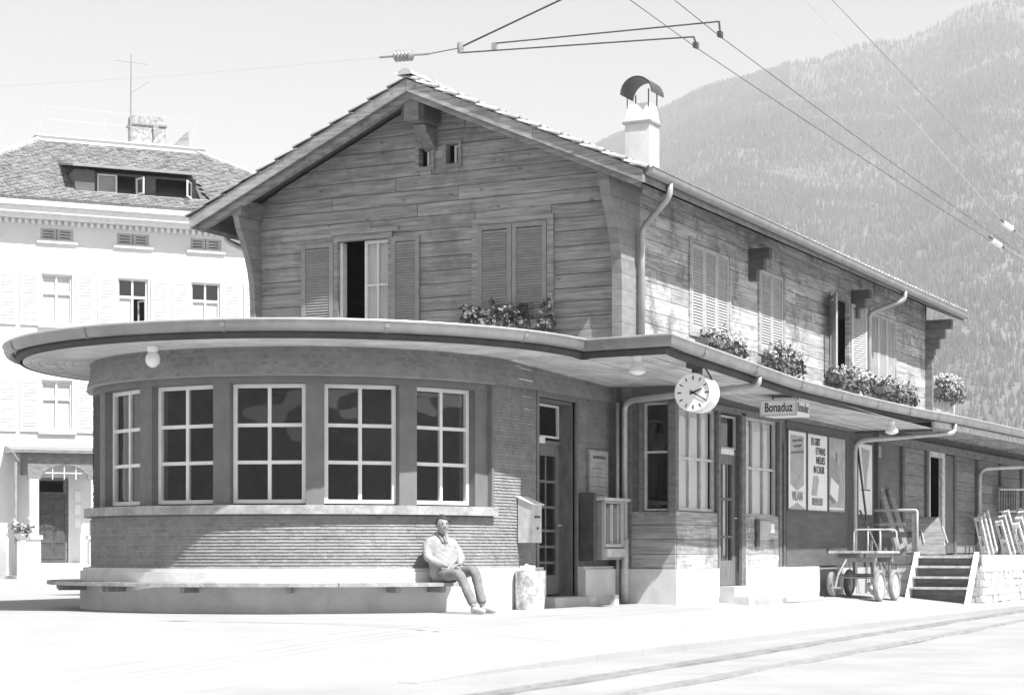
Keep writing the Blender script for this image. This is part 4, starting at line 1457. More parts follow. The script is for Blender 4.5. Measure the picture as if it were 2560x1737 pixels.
# roof planes (hipped, cut off by a small terrace)
E_, T_ = (-5.72, 8.92, -0.72, 11.44), (-1.0, 4.2, 4.0, 14.25)
A0, A1 = Vector((E_[0], E_[2], E_[3])), Vector((E_[1], E_[2], E_[3]))
B0, B1 = Vector((T_[0], T_[2], T_[3])), Vector((T_[1], T_[2], T_[3]))
C0, C1 = Vector((E_[0], 9.9, E_[3])), Vector((E_[1], 9.9, E_[3]))
F0, F1 = Vector((T_[0], 5.6, T_[3])), Vector((T_[1], 5.6, T_[3]))
m = MB(); m.quad(A0, A1, B1, B0); m.quad(A1, C1, F1, B1); m.quad(C0, A0, B0, F0); m.quad(C1, C0, F0, F1); m.quad(B0, B1, F1, F0)
m.v = [(x, y, z - 0.05) for x, y, z in m.v]
nroof = lb(m, 'roof', 'wood_dark')
def tile_plane(m, a0, a1, b0, b1, rw, rng, skip=None):
    h = ((b0 + b1) / 2 - (a0 + a1) / 2)
    up = (b0 - a0)
    ln = h.length
    e = (a1 - a0).normalized(); su = (h - e * h.dot(e)).normalized(); nn = e.cross(su).normalized()
    n = int((h - e * h.dot(e)).length / 0.125)
    for r in range(n + 1):
        t = r / (n + 0.5)
        p0, p1 = a0.lerp(b0, t), a1.lerp(b1, t)
        L_ = (p1 - p0).length
        x = -rng.random() * rw
        while x < L_:
            xa, xb = max(0, x + 0.004), min(L_, x + rw - 0.004)
            if xb - xa > 0.03:
                q = p0 + e * xa; q2 = p0 + e * xb
                mid = (q + q2) / 2
                if not (skip and skip(mid)):
                    m.t = max(0.45, min(1.5, rng.gauss(1.0, 0.16)))
                    k = rng.uniform(0.030, 0.045)
                    lo = -0.02
                    m.add([q + nn * k, q2 + nn * k, q2 + su * 0.15 + nn * 0.006, q + su * 0.15 + nn * 0.006, q + nn * (k - 0.02), q2 + nn * (k - 0.02), (q + q2) / 2 + nn * (k + 0.004) - su * 0.025],
                          [(0, 6, 1, 2, 3), (4, 5, 1, 6, 0)])
            x += rw
rn = random.Random(8)
m = MB()
dsk = lambda p: (-0.3 < p.x < 3.6 and 11.9 < p.z < 12.62)
tile_plane(m, A0, A1, B0, B1, 0.13, rn, dsk); tile_plane(m, A1, C1, B1, F1, 0.3, rn); tile_plane(m, C0, A0, F0, B0, 0.3, rn)
m.t = 1
lb(m, 'roof_tiles', 'tile_far', nroof, kind='stuff', fixn=False)
for a, b in ((A0, B0), (A1, B1)):
    n = 16
    for i in range(n):
        p, q = a.lerp(b, i / n), a.lerp(b, (i + 1.15) / n)
        mm = MB(); mm.tube([p + Vector((0, 0, 0.0)), q + Vector((0, 0, 0.03))], [0.12, 0.10], 6)
        lb(mm, 'hip_tile', 'tile', nroof)
# terrace on top
m = MB(); m.bb(T_[0] - 0.1, T_[1] + 0.1, T_[2] - 0.1, 5.7, 14.18, 14.36); m.bb(T_[0] - 0.16, T_[1] + 0.35, T_[2] - 0.16, 5.76, 14.36, 14.40); lb(m, 'terrace', 'white_paint', nroof)
m = MB()
for s in (T_[0] - 0.1, 1.0, T_[1] - 0.2):
    m.tube([(s, 3.9, 14.4), (s + 0.25, 3.9, 15.35)], 0.008, 6)
for z, o_ in ((15.33, 0.25), (14.92, 0.14)):
    m.tube([(T_[0] - 0.1 + o_, 3.9, z), (T_[1] - 0.2 + o_, 3.9, z)], 0.006, 6)
m.tube([(T_[0] - 0.1, 3.9, 14.45), (T_[0] - 0.1, 5.6, 14.45)], 0.012, 6)
lb(m, 'railing', 'iron_pale', nroof)
m = MB(); m.bb(2.2, 3.35, 4.7, 5.3, 14.1, 15.50); cho = lb(m, 'chimney', 'brick_pale')
m = MB(); m.bb(2.14, 3.41, 4.64, 5.36, 15.18, 15.24); lb(m, 'chimney_band', 'iron_grey', cho)
m = MB(); m.prism([(2.9, 4.64, 15.2), (3.1, 4.64, 15.2), (3.02, 4.64, 14.9), (2.92, 4.64, 14.75)], (0, -0.05, 0)); lb(m, 'flue_door', 'iron_grey', cho)
m = MB(); m.tube([(2.13, 4.6, 14.3), (2.15, 4.6, 17.5)], [0.035, 0.018], 6); m.tube([(1.6, 4.6, 17.25), (2.7, 4.6, 17.22)], 0.008, 4); m.tube([(2.15, 4.6, 16.2), (2.75, 4.6, 16.65)], 0.008, 4)
lb(m, 'aerial_mast', 'iron_grey')
m = MB(); m.prism([(3.45, 4.3, 14.38), (4.05, 4.3, 14.38), (4.05, 4.3, 15.05)], (0, 0.5, 0)); lb(m, 'roof_hatch', 'iron_grey')
# dormer
DY = 0.32
dm = empty('dormer', (0, 0, 0)); dm.parent = NH
m = MB(); wally(m, DY, DY + 0.08, 0.0, 3.25, 11.88, 12.62, [(0.1, 0.72, 11.98, 12.56), (0.75, 1.3, 11.98, 12.56), (1.95, 3.1, 11.98, 12.56)])
lb(m, 'dormer_front', 'wood_dark', dm)
m = MB(); m.prism([(0.0, DY + .08, 11.9), (0.0, DY + .08, 12.6), (0, 1.9, 12.9)], (0.05, 0, 0)); m.prism([(3.2, DY + .08, 11.9), (3.2, DY + .08, 12.6), (3.2, 1.9, 12.9)], (0.05, 0, 0)); lb(m, 'dormer_cheeks', 'wood_dark', dm)
m = MB(); m.prism([(-0.75, DY - 0.5, 12.66), (-0.75, DY - 0.5, 12.72), (-0.75, 2.2, 13.22), (-0.75, 2.2, 13.12)], (4.3, 0, 0)); lb(m, 'dormer_roof', 'zinc', dm)
m = MB(); m.bb(-0.62, -0.02, DY - 0.2, 1.2, 11.95, 12.62); lb(m, 'dormer_side', 'wood_dark', dm)
m = MB(); m.bb(0.1, 3.15, 1.2, 1.25, 11.9, 12.9); lb(m, 'dormer_inside', 'dark_inside', dm)
def cas(s0, s1, d0, d1, z0, z1, par, nm='dormer_window'):
    """casement leaf from (s0,d0) to (s1,d1)"""
    a, b = Vector((s0, d0, 0)), Vector((s1, d1, 0)); U = (b - a); L_ = U.length; U.normalize(); N = Vector((U.y, -U.x, 0))
    rot = Matrix((U, N, Vector((0, 0, 1)))).transposed()
    m = MB(); f = 0.05
    for (u0, u1, q0, q1) in ((0, f, z0, z1), (L_ - f, L_, z0, z1), (f, L_ - f, z0, z0 + f), (f, L_ - f, z1 - f, z1)):
        m.box(a + U * (u0 + u1) / 2 + Vector((0, 0, (q0 + q1) / 2)), (u1 - u0, 0.04, q1 - q0), rot)
    o = lb(m, nm, 'white_paint', par)
    g = MB(); g.quad(a + Vector((0, 0, z0)), b + Vector((0, 0, z0)), b + Vector((0, 0, z1)), a + Vector((0, 0, z1))); lb(g, 'pane', 'glass', o, fixn=False)
    return o
cas(0.1, 0.72, DY - .02, DY - .02, 11.98, 12.56, dm); cas(1.33, 1.48, DY - 0.02, DY - 0.4, 11.98, 12.5, dm); cas(3.1, 2.85, DY - 0.02, DY - 0.45, 11.98, 12.5, dm)
m = MB(); m.bb(0.16, 0.68, DY + 0.05, DY + 0.06, 12.0, 12.50); lb(m, 'dormer_blind', 'render_grey', dm)
# windows
def nwin(s, z0, z1, i, fl):
    o = empty('window', (0, 0, 0)); o.parent = NH
    w2 = 0.475
    m = MB()
    wally(m, 0.10, 0.16, s - w2, s + w2, z0, z1, [(s - w2 + .06, s - .03, z0 + .06, z1 - .62), (s + .03, s + w2 - .06, z0 + .06, z1 - .62), (s - w2 + .06, s - .03, z1 - .54, z1 - .06), (s + .03, s + w2 - .06, z1 - .54, z1 - .06)])
    lb(m, 'frame', 'white_paint', o)
    for a, b in ((s - w2 + .06, s - .03), (s + .03, s + w2 - .06)):
        if not (fl == 2 and i == 2 and a > s):
            g = MB(); g.quad((a, .13, z0 + .06), (b, .13, z0 + .06), (b, .13, z1 - .62), (a, .13, z1 - .62)); lb(g, 'pane', 'glass', o, fixn=False)
        g = MB(); g.quad((a, .13, z1 - .54), (b, .13, z1 - .54), (b, .13, z1 - .06), (a, .13, z1 - .06)); lb(g, 'pane', 'glass', o, fixn=False)
    m = MB(); c0 = s - w2 + .04; c1 = (s - .02) if (fl == 2 and i == 2) else s + w2 - .04
    m.bb(c0, c1, .165, .17, z0, z1 - (.62 if i != 1 else .02)); lb(m, 'curtain', 'curtain', o)
    m = MB(); m.bb(s - w2 - .1, s + w2 + .1, -0.10, -0.001, z0 - .1, z0 - .001); lb(m, 'sill', 'render_wall', o)
    if fl == 2 and i == 2:
        cas(s + w2 - .05, s + w2 - .22, .1, .45, z0 + .06, z1 - .64, o, 'open_casement')
for i, s in enumerate(WS):
    nwin(s, 7.75, 9.31, i, 2); nwin(s, 4.48, 6.05, i, 1)
    for fl, (z0, z1) in enumerate(((4.44, 6.1), (7.7, 9.36))):
        for a in (s - .56 - .56, s + .56):
            m = MB(); m.bb(a, a + .56, -0.06, -0.012, z0, z1); sh = lb(m, 'shutter', 'pale_shutter')
            m = MB()
            n = 14
            for q in range(n):
                zc = z0 + .12 + (z1 - z0 - .24) * (q + .5) / n
                if abs(q - n / 2) < 1: continue
                m.box((a + .28, -0.066, zc), (.40, .02, .05), Matrix.Rotation(R_(30), 3, 'X'))
            lb(m, 'louvres', 'pale_shutter', sh, kind='stuff')
    for a in (s - .5, s + .01):
        m = MB(); wally(m, 0.02, 0.05, a, a + .49, 10.36, 10.70, [(a + .09, a + .40, 10.42 + .09 * q, 10.45 + .09 * q) for q in range(3)]); lb(m, 'vent_shutter', 'render_grey')
    m = MB(); m.bb(s - .62, s + .62, -0.09, -0.001, 10.24, 10.32); lb(m, 'vent_sill', 'white_paint')
    m = MB(); m.bb(s - .5, s + .5, 0.12, 0.14, 10.3, 10.75); lb(m, 'vent_backing', 'dark_inside')
# porch
po = empty('porch', (0, 0, 0)); po.parent = NH
m = MB(); m.prism([(-2.78, -1.45, 3.74), (-2.78, -1.45, 3.80), (-2.78, 0, 4.0), (-2.78, 0, 3.74)], (2.72 + .3, 0, 0)); lb(m, 'porch_roof', 'zinc', po)
m = MB(); m.sweep([(-2.8, -1.46, 3.8), (0.25, -1.46, 3.8)], [(-.1, 0), (-.07, -.07), (-.02, -.07), (.0, 0), (.01, .01)]); lb(m, 'porch_gutter', 'iron_grey', po)
for s0 in (-2.25, -0.42):
    m = MB(); m.bb(s0, s0 + .27, -1.28, -1.01, 1.26, 2.95); m.bb(s0 - .05, s0 + .32, -1.33, -0.96, -0.1, 1.14); m.bb(s0 - .1, s0 + .37, -1.38, -0.91, 1.14, 1.26); lb(m, 'column', 'render_wall', po)
m = MB()
arch = [(-2.30, 2.95), (-1.98, 2.95)]
for i in range(9):
    a = pi - pi * i / 8
    arch.append((-1.2 + 0.72 * cos(a), 2.95 + 0.45 * sin(a) * 1.0))
arch += [(-0.42, 2.95), (-0.1, 2.95), (-0.1, 3.73), (-2.30, 3.73)]
m.prism([(a, -1.22, b) for a, b in arch], (0, 0.12, 0))
m.bb(-2.3, -2.18, -1.1, -0.01, 3.1, 3.73); m.bb(-0.22, -0.1, -1.1, -0.01, 3.1, 3.73)
lb(m, 'porch_frieze', 'wood_beam', po)
m = MB(); m.bb(-2.7, -2.62, -1.3, -1.2, 1.0, 3.7); m.tube([(-2.78, -1.44, 3.74), (-2.6, -1.3, 3.5), (-2.45, -0.2, 3.3), (-2.45, -0.12, 0.2)], 0.04, 6); lb(m, 'porch_pipe', 'iron_grey', po)
m = MB(); m.bb(-2.75, 0.3, -2.0, 0.0, -0.3, 0.06); m.bb(-2.45, 0.2, -1.7, 0.0, 0.06, 0.24); m.bb(-2.0, -0.5, -1.35, 0.0, 0.24, 0.41); lb(m, 'porch_steps', 'render_wall', po)
m = MB(); wally(m, 0.1, 0.18, -1.86, -0.84, 0.42, 3.05, [(-1.72, -0.98, 2.6, 2.95)]); lb(m, 'door_surround', 'wood_beam', po)
m = MB(); m.bb(-1.76, -0.94, 0.04, 0.1, 0.42, 2.52)
dd = lb(m, 'door', 'door_dark', po)
for q in range(4):
    for c_ in (0, 1):
        m = MB(); m.bb(-1.68 + .4 * c_, -1.33 + .36 * c_, 0.02, 0.04, 0.55 + .48 * q, 0.95 + .48 * q); lb(m, 'door_panel', 'iron', dd)
for gx in (-1.55, -1.2, -0.85):
    m = MB(); m.bb(gx - .012, gx + .012, -1.16, -1.14, 2.95, 3.4); lb(m, 'glazing_bar', 'white_paint', po)
m = MB(); m.bb(-1.9, -0.5, -1.155, -1.145, 3.13, 3.16); lb(m, 'glazing_bar', 'white_paint', po)
for sd_ in (0,):
    m = MB(); m.bb(-3.95, -2.95, 0.02, 0.06, 1.85, 3.25); shh = lb(m, 'closed_shutter', 'render_grey')
    m = MB()
    for q in range(15): m.bb(-3.85, -3.05, 0.005, 0.02, 1.95 + .08 * q, 1.985 + .08 * q)
    lb(m, 'louvres', 'iron_grey', shh, kind='stuff')
m = MB(); m.bb(-5.1, -2.75, -0.10, -0.001, -0.3, 1.1); m.bb(0.3, 8.3, -0.1, -0.001, -0.3, 1.1); lb(m, 'socle', 'render_grey')
# notices on the porch side
for q in range(3):
    m = MB(); m.bb(-0.66, -0.48, -0.03, -0.002, 1.5 + .42 * q, 1.8 + .42 * q); lb(m, 'notice', 'poster_white', po)

# ------------------------------------------------------------------ flowers helper
def leafy(m, c, size, n, rng, r0=0.03, r1=0.06, tint=(0.5, 1.5)):
    for _ in range(n):
        p = Vector((c[0] + rng.gauss(0, size[0]), c[1] + rng.gauss(0, size[1]), c[2] + rng.gauss(0, size[2])))
        a = Vector((rng.gauss(0, 1), rng.gauss(0, 1), rng.gauss(0, 1))).normalized()
        b = a.cross(Vector((rng.gauss(0, 1), rng.gauss(0, 1), rng.gauss(0, 1)))).normalized()
        r = rng.uniform(r0, r1)
        m.t = rng.uniform(*tint)
        m.add([p - a * r, p - b * r * .7, p + a * r, p + b * r * .7], [(0, 1, 2, 3)])
    m.t = 1
def blossom(m, c, r, rng, tint=(0.7, 1.4)):
    for _ in range(9):
        d = Vector((rng.gauss(0, 1), rng.gauss(0, 1), rng.gauss(0, 1))).normalized()
        p = Vector(c) + d * r * rng.uniform(.5, 1)
        a = d.cross(Vector((.3, .5, .8))).normalized(); b = d.cross(a)
        q = r * .5
        m.t = rng.uniform(*tint)
        m.add([p - a * q, p - b * q, p + a * q, p + b * q], [(0, 1, 2, 3)])
    m.t = 1
def flower_box(name, label, x0, x1, y0, y1, z, nleaf, nflow, seed, along, dark=False, trail=0.12, hgt=0.16, petal='petal'):
    rng = random.Random(seed)
    root = empty(name, ((x0 + x1) / 2, (y0 + y1) / 2, z))
    tag(root, label, 'flower box', 'flower boxes on the upper windows')
    m = MB()
    m.bb(x0, x1, y0, y1, z, z + 0.15); o = m.build('box', 'wood_dark', root)
    for q in (0, 1):
        m = MB()
        if along == 'y':
            yy = (y0 + .15, y1 - .15)[q]; m.tube([(XR, yy, z - 0.22), (x1 - .02, yy, z - .02), (XR, yy, z - .02)], 0.012, 5)
        else:
            xx = (x0 + .15, x1 - .15)[q]; m.tube([(xx, GY, z - 0.22), (xx, y0 + .02, z - .02), (xx, GY, z - .02)], 0.012, 5)
        m.build('bracket', 'iron', root)
    m = MB(); f = MB()
    n = 14
    for i in range(n):
        t = (i + rng.random()) / n
        c = (x0 + (x1 - x0) * (t if along == 'x' else rng.random()), y0 + (y1 - y0) * (t if along == 'y' else rng.random()), z + 0.12 + rng.uniform(-trail, hgt))
        leafy(m, c, (.06, .06, .07), nleaf // n, rng)
        c2 = (x1 + .03, c[1], z + .02) if along == 'y' else (c[0], y0 - .03, z + .04)
        leafy(m, c2, (.05, .06, .08) if along == 'y' else (.06, .04, .06), nleaf // n // 2, rng)
    for i in range(int(nflow * (1.0 if dark or along == 'x' else 2.0))):
        c = (rng.uniform(x0, x1) + (rng.uniform(0, .1) if along == 'y' else 0), rng.uniform(y0, y1) - (rng.uniform(0, .1) if along == 'x' else 0), z + 0.14 + rng.uniform(-trail, hgt + .05))
        blossom(f, c, rng.uniform(.03, .055), rng)
    m.build('foliage', 'leaf', root, kind='stuff', fixn=False)
    f.build('blossom', petal, root, kind='stuff', fixn=False)
    return root
gmat('petal_mid', 0.27, 0.2, 9.0, 0.7, 0.0, attr='tint')
flower_box('flower_box', 'flower box of dark foliage below the closed gable window', 0.50, 2.05, 3.45, 3.70, 4.20, 760, 26, 1, 'x', petal='petal_mid', hgt=0.22, trail=0.06)
flower_box('flower_box', 'flower box below the three leaf shutters nearest the corner downpipe', 3.17, 3.40, 6.75, 8.55, 4.16, 560, 60, 2, 'y')
flower_box('flower_box', 'flower box below the pair of closed shutters on the track side', 3.17, 3.40, 10.0, 11.7, 4.16, 560, 70, 3, 'y')
flower_box('flower_box', 'flower box below the open window of the track side', 3.17, 3.42, 13.9, 16.2, 4.14, 700, 60, 4, 'y')
flower_box('flower_box', 'flower box below the last closed shutters at the far corner', 3.17, 3.42, 17.0, 19.6, 4.14, 700, 60, 5, 'y')
flower_box('flower_box', 'flower box on the annexe ledge beyond the far corner', 3.17, 3.36, 22.0, 23.9, 4.48, 500, 90, 6, 'y', hgt=0.35, trail=0.02)
# potted flowers beside the neighbour's porch
rng = random.Random(4)
pp = empty('flower_pot', NH.matrix_basis @ Vector((-2.55, -1.7, 1.1)))
pp.rotation_euler = NH.rotation_euler
tag(pp, 'white bowl of pale flowers on the pedestal left of the porch', 'flower pot')
m = MB(); m.bb(-.18, .18, -.18, .18, -1.2, -.02); lb(m, 'pedestal', 'render_grey', pp)
m = MB(); m.lathe([(.12, 0), (.22, .14), (.24, .2), (.2, .2)], n=14); lb(m, 'bowl', 'render_wall', pp)
m = MB(); leafy(m, (0, 0, .35), (.16, .16, .1), 120, rng, .04, .08); lb(m, 'foliage', 'leaf', pp, kind='stuff', fixn=False)
m = MB()
for _ in range(26): blossom(m, (rng.gauss(0, .17), rng.gauss(0, .15), .42 + rng.gauss(0, .14)), .06, rng)
lb(m, 'blossom', 'petal', pp, kind='stuff', fixn=False)

# ================================================================== THINGS ON AND AROUND THE STATION
# ---- curved bench round the waiting room
bench = empty('curved_bench', (0, -3.5, 0.0)); tag(bench, 'long curved wooden bench running round the base of the rounded waiting room', 'bench')
rb = random.Random(2)
for r0, r1 in ((3.262, 3.40), (3.408, 3.55), (3.558, 3.70)):
    a = -161.0
    while a < -25:
        a1 = min(a + 27.2, -25)
        m = MB(); dz = rb.uniform(-.004, .004)
        ring(m, r0, r1, 0.315 + dz, 0.362 + dz, a + .1, a1 - .1, 2.3)
        m.build('seat_board', 'sill_stone', bench)
        a = a1
for a in (-150, -128, -106, -84, -62, -40, -30):
    m = MB(); ring(m, 3.24, 3.62, 0.24, 0.318, a - .5, a + .5, 1); m.build('bracket', 'iron_grey', bench)

# ---- clock
ck = empty('station_clock', (5.46, 0.99, 3.3)); tag(ck, 'round white double faced clock hanging from the canopy', 'clock')
CC = Vector((5.42, 0.99, 2.90)); CR = 0.262; CT = 0.30
Y0 = CC.y
m = MB()
m.lathe([(CR * .90, 0.0), (CR * .93, -0.02), (CR, -0.015), (CR * 1.01, 0.01), (CR * 1.0, 0.05), (CR * .97, 0.07), (CR * .97, CT - .07), (CR, CT - .05), (CR * 1.01, CT - .01), (CR, CT + .015), (CR * .93, CT + .02), (CR * .9, CT)], (CC.x, Y0, CC.z), 40, 'y')
m.build('drum', 'lamp_white', ck, smooth=True)
for sgn, yf in ((-1, Y0 + 0.004), (1, Y0 + CT - 0.004)):
    m = MB(); m.lathe([(0.0001, 0), (CR * .915, 0)], (CC.x, yf - sgn * 0.0, CC.z), 40, 'y')
    dial = m.build('dial', 'poster_white', ck)
    yb = yf + sgn * 0.006
    for k_ in range(12):
        a = 2 * pi * k_ / 12
        w_, l_ = (0.020, 0.062) if k_ % 3 else (0.024, 0.07)
        m = MB(); m.box((CC.x + (CR * .76) * sin(a), yb, CC.z + (CR * .76) * cos(a)), (w_ * .75, 0.004, l_ * .8), Matrix.Rotation(a, 3, 'Y')); m.build('hour_mark', 'ink', dial)
    for nm, ang, ln, wd in (('hour_hand', 2.33 * 30, .14, .022), ('minute_hand', 20 * 6, .205, .016)):
        a = R_(ang) * (1 if sgn < 0 else -1)
        m = MB()
        u = Vector((sin(a), 0, cos(a))); q = Vector((cos(a), 0, -sin(a))); c0 = CC + Vector((0, 0, 0)); c0.y = yb + sgn * 0.006
        m.prism([c0 - u * .05 - q * wd * .6, c0 - u * .05 + q * wd * .6, c0 + u * ln + q * wd * .4, c0 + u * ln - q * wd * .4], (0, sgn * 0.004, 0))
        m.build(nm, 'ink', dial)
m = MB(); m.bb(CC.x - .12, CC.x + .12, Y0 + .05, Y0 + CT - .05, 3.24, 3.318); m.bb(CC.x - .05, CC.x + .05, Y0 + .08, Y0 + CT - .08, 3.13, 3.24); m.build('bracket', 'iron', ck)
m = MB(); m.tube([(CC.x + .10, Y0 + .2, 3.24), (CC.x + .2, Y0 + .2, 3.08)], .012, 6); m.build('cable', 'iron', ck)

# ---- station name sign
sg = empty('station_sign', (5.1, 5.4, 3.0)); tag(sg, 'white box sign with dark letters reading Bonaduz under the canopy', 'sign')
SX, SY, SZc = 5.165, 5.20, 2.985
m = MB(); m.bb(SX - .29, SX + .29, SY, SY + .62, SZc - .12, SZc + .12); m.build('box', 'poster_white', sg)
m = MB()
for a in (-.2, .2): m.bb(SX + a - .012, SX + a + .012, SY + .30, SY + .33, SZc + .12, 3.22)
m.build('hanger', 'iron_grey', sg)
m = MB()
wally(m, SY - .012, SY, SX - .30, SX + .30, SZc - .13, SZc + .13, [(SX - .275, SX + .275, SZc - .105, SZc + .105)]); m.build('rim', 'iron_pale', sg)
text('lettering', 'Bonaduz', 0.20, (SX, SY - 0.006, SZc), ROT_FRONT, 'ink', sg, sx=0.66, bold=0.0025)
text('lettering', 'Bonaduz', 0.20, (SX + .296, SY + .31, SZc), ROT_SIDE, 'ink_grey', sg, sx=0.78, bold=0.003)

# ---- lamps
def cone_lamp(label, x, y, z):
    o = empty('canopy_lamp', (x, y, z)); tag(o, label, 'lamp', 'lamps under the canopy')
    m = MB(); m.lathe([(.055, .0), (.06, -.05), (.05, -.09)], (x, y, z), 18); m.build('base', 'lamp_white', o, smooth=True)
    m = MB(); m.lathe([(.05, -.085), (.075, -.10), (.115, -.20), (.118, -.215), (.105, -.225), (.06, -.25), (.0001, -.262)], (x, y, z), 22); m.build('shade', 'lamp_white', o, smooth=True)
cone_lamp('white cone lamp under the canopy left of the clock', 4.90, 0.30, 3.355)
cone_lamp('white cone lamp under the canopy above the handcart', 5.50, 10.3, 3.09)
o = empty('globe_lamp', (-0.15, -3.5, 3.36)); tag(o, 'white glass globe lamp under the rounded canopy at the left', 'lamp', 'lamps under the canopy')
m = MB(); m.lathe([(.07, 0), (.072, -.05), (.06, -.075)], (-.15, -3.5, 3.362), 18); m.build('base', 'lamp_white', o, smooth=True)
m = MB(); m.lathe([(.055, -.07)] + [(.095 * sin(pi * i / 12), -.165 + .105 * cos(pi * i / 12)) for i in range(2, 12)] + [(.0001, -.27)], (-.15, -3.5, 3.362), 22); m.build('globe', 'lamp_white', o, smooth=True)

# ---- letterbox on the shingled wall
lbx = empty('wall_letterbox', (3.2, .42, .86)); tag(lbx, 'pale metal wall box with sloping lid left of the waiting room door', 'letterbox')
m = MB(); m.prism([(3.125, .30, .88), (3.34, .30, .88), (3.34, .30, 1.40), (3.125, .30, 1.50)], (0, .30, 0)); m.build('body', 'iron_pale', lbx)
m = MB(); m.prism([(3.11, .28, 1.505), (3.375, .28, 1.395), (3.375, .28, 1.41), (3.11, .28, 1.52)], (0, .34, 0)); m.build('lid', 'poster_white', lbx)
m = MB(); m.bb(3.34, 3.352, .38, .54, 1.22, 1.25); m.lathe([(.018, 0), (.018, .012)], (3.34, .47, 1.08), 10, 'x'); m.build('slot', 'iron', lbx)

# ---- litter bin
bn = empty('litter_bin', (3.62, -0.02, 0)); tag(bn, 'speckled pale round litter bin with rubbish near the waiting room door', 'litter bin')
BX, BYy = 3.45, 0.02
m = MB(); m.lathe([(.19, -.05), (.195, .0), (.20, .25), (.198, .50), (.175, .50), (.17, .1), (.0001, .1)], (BX, BYy, 0.0), 22); m.build('barrel', 'speckled', bn, smooth=True)
m = MB()
rb2 = random.Random(6)
for i in range(9):
    a = rb2.random() * 6.28; r = rb2.random() * .13
    m.box((BX + r * cos(a), BYy + r * sin(a), .49 + rb2.random() * .05), (.09, .07, .06), Euler((rb2.random() * 3, rb2.random() * 3, 0)).to_matrix())
m.build('rubbish', 'poster_white', bn)

# ---- notice board
nb = empty('notice_board', (3.13, 2.9, 1.6)); tag(nb, 'pale framed notice board with dark heading on the shingled wall', 'notice board')
m = MB(); m.bb(3.115, 3.15, 2.58, 3.27, 1.50, 2.27); m.build('backing', 'iron_grey', nb)
for z0, z1 in ((2.08, 2.25), (1.93, 2.07), (1.79, 1.92), (1.66, 1.78), (1.52, 1.65)):
    m = MB(); m.bb(3.151, 3.156, 2.61, 3.24, z0, z1); m.build('notice', 'poster_mid' if z0 < 2 else 'render_grey', nb)
m = MB()
y = 2.70
rb3 = random.Random(12)
while y < 3.15:
    w_ = rb3.uniform(.02, .04); m.bb(3.157, 3.158, y, y + w_, 2.14, 2.14 + rb3.uniform(.03, .05)); y += w_ + .012
m.build('heading', 'ink', nb)
for zc in (1.99, 1.86, 1.72, 1.6):
    m = MB(); m.bb(3.157, 3.158, 2.66, 3.1 + rb3.random() * .1, zc, zc + .012); m.build('text_line', 'ink_grey', nb)

# ---- vending cabinet
vc = empty('vending_machine', (3.3, 2.9, .6)); tag(vc, 'grey wall mounted vending machine with glazed compartments beside the downpipe', 'vending machine')
m = MB(); m.bb(3.13, 3.42, 2.44, 2.50, .64, 1.50); m.bb(3.13, 3.42, 3.20, 3.24, .64, 1.50); m.bb(3.13, 3.16, 2.50, 3.20, .64, 1.50); m.bb(3.16, 3.42, 2.50, 3.20, .64, .84); m.build('case', 'iron_grey', vc)
m = MB(); m.bb(3.10, 3.50, 2.36, 3.30, 1.505, 1.55); m.build('top', 'iron_pale', vc)
for i in range(5):
    m = MB(); y0 = 2.53 + .13 * i; m.bb(3.30, 3.395, y0, y0 + .105, .86, 1.46 - .05 * (i % 2)); m.build('goods_column', 'render_grey' if i % 2 else 'curtain', vc)
m = MB()
wallx(m, 3.40, 3.435, 2.50, 3.20, .84, 1.50, [(2.53, 3.10, .88, 1.47)]); m.build('front_frame', 'render_grey', vc)
g = MB(); g.quad((3.42, 2.53, .88), (3.42, 3.10, .88), (3.42, 3.10, 1.47), (3.42, 2.53, 1.47)); g.build('pane', 'glass', vc, fixn=False)
m = MB(); m.bb(3.42, 3.47, 2.52, 3.18, .68, .80); m.bb(3.42, 3.45, 2.52, 3.10, .83, .86); m.lathe([(.02, 0), (.02, .03)], (3.42, 3.12, 1.3), 8, 'x'); m.build('coin_tray', 'iron_pale', vc)
m = MB(); m.bb(3.14, 3.36, 2.28, 2.36, .62, 1.62); m.build('side_panel', 'iron', vc)

# ---- small wall telephone / lamp by the office door
tp = empty('platform_telephone', (4.2, 7.2, 1.1)); tag(tp, 'small white wall telephone box below the right office window', 'telephone')
m = MB(); m.prism([(4.15, 7.16, 1.08), (4.36, 7.16, 1.08), (4.36, 7.16, 1.22), (4.24, 7.16, 1.27), (4.15, 7.16, 1.27)], (0, .16, 0)); m.build('body', 'lamp_white', tp)
m = MB(); m.bb(4.15, 4.20, 6.92, 7.06, .84, 1.30); m.build('backplate', 'iron', tp)

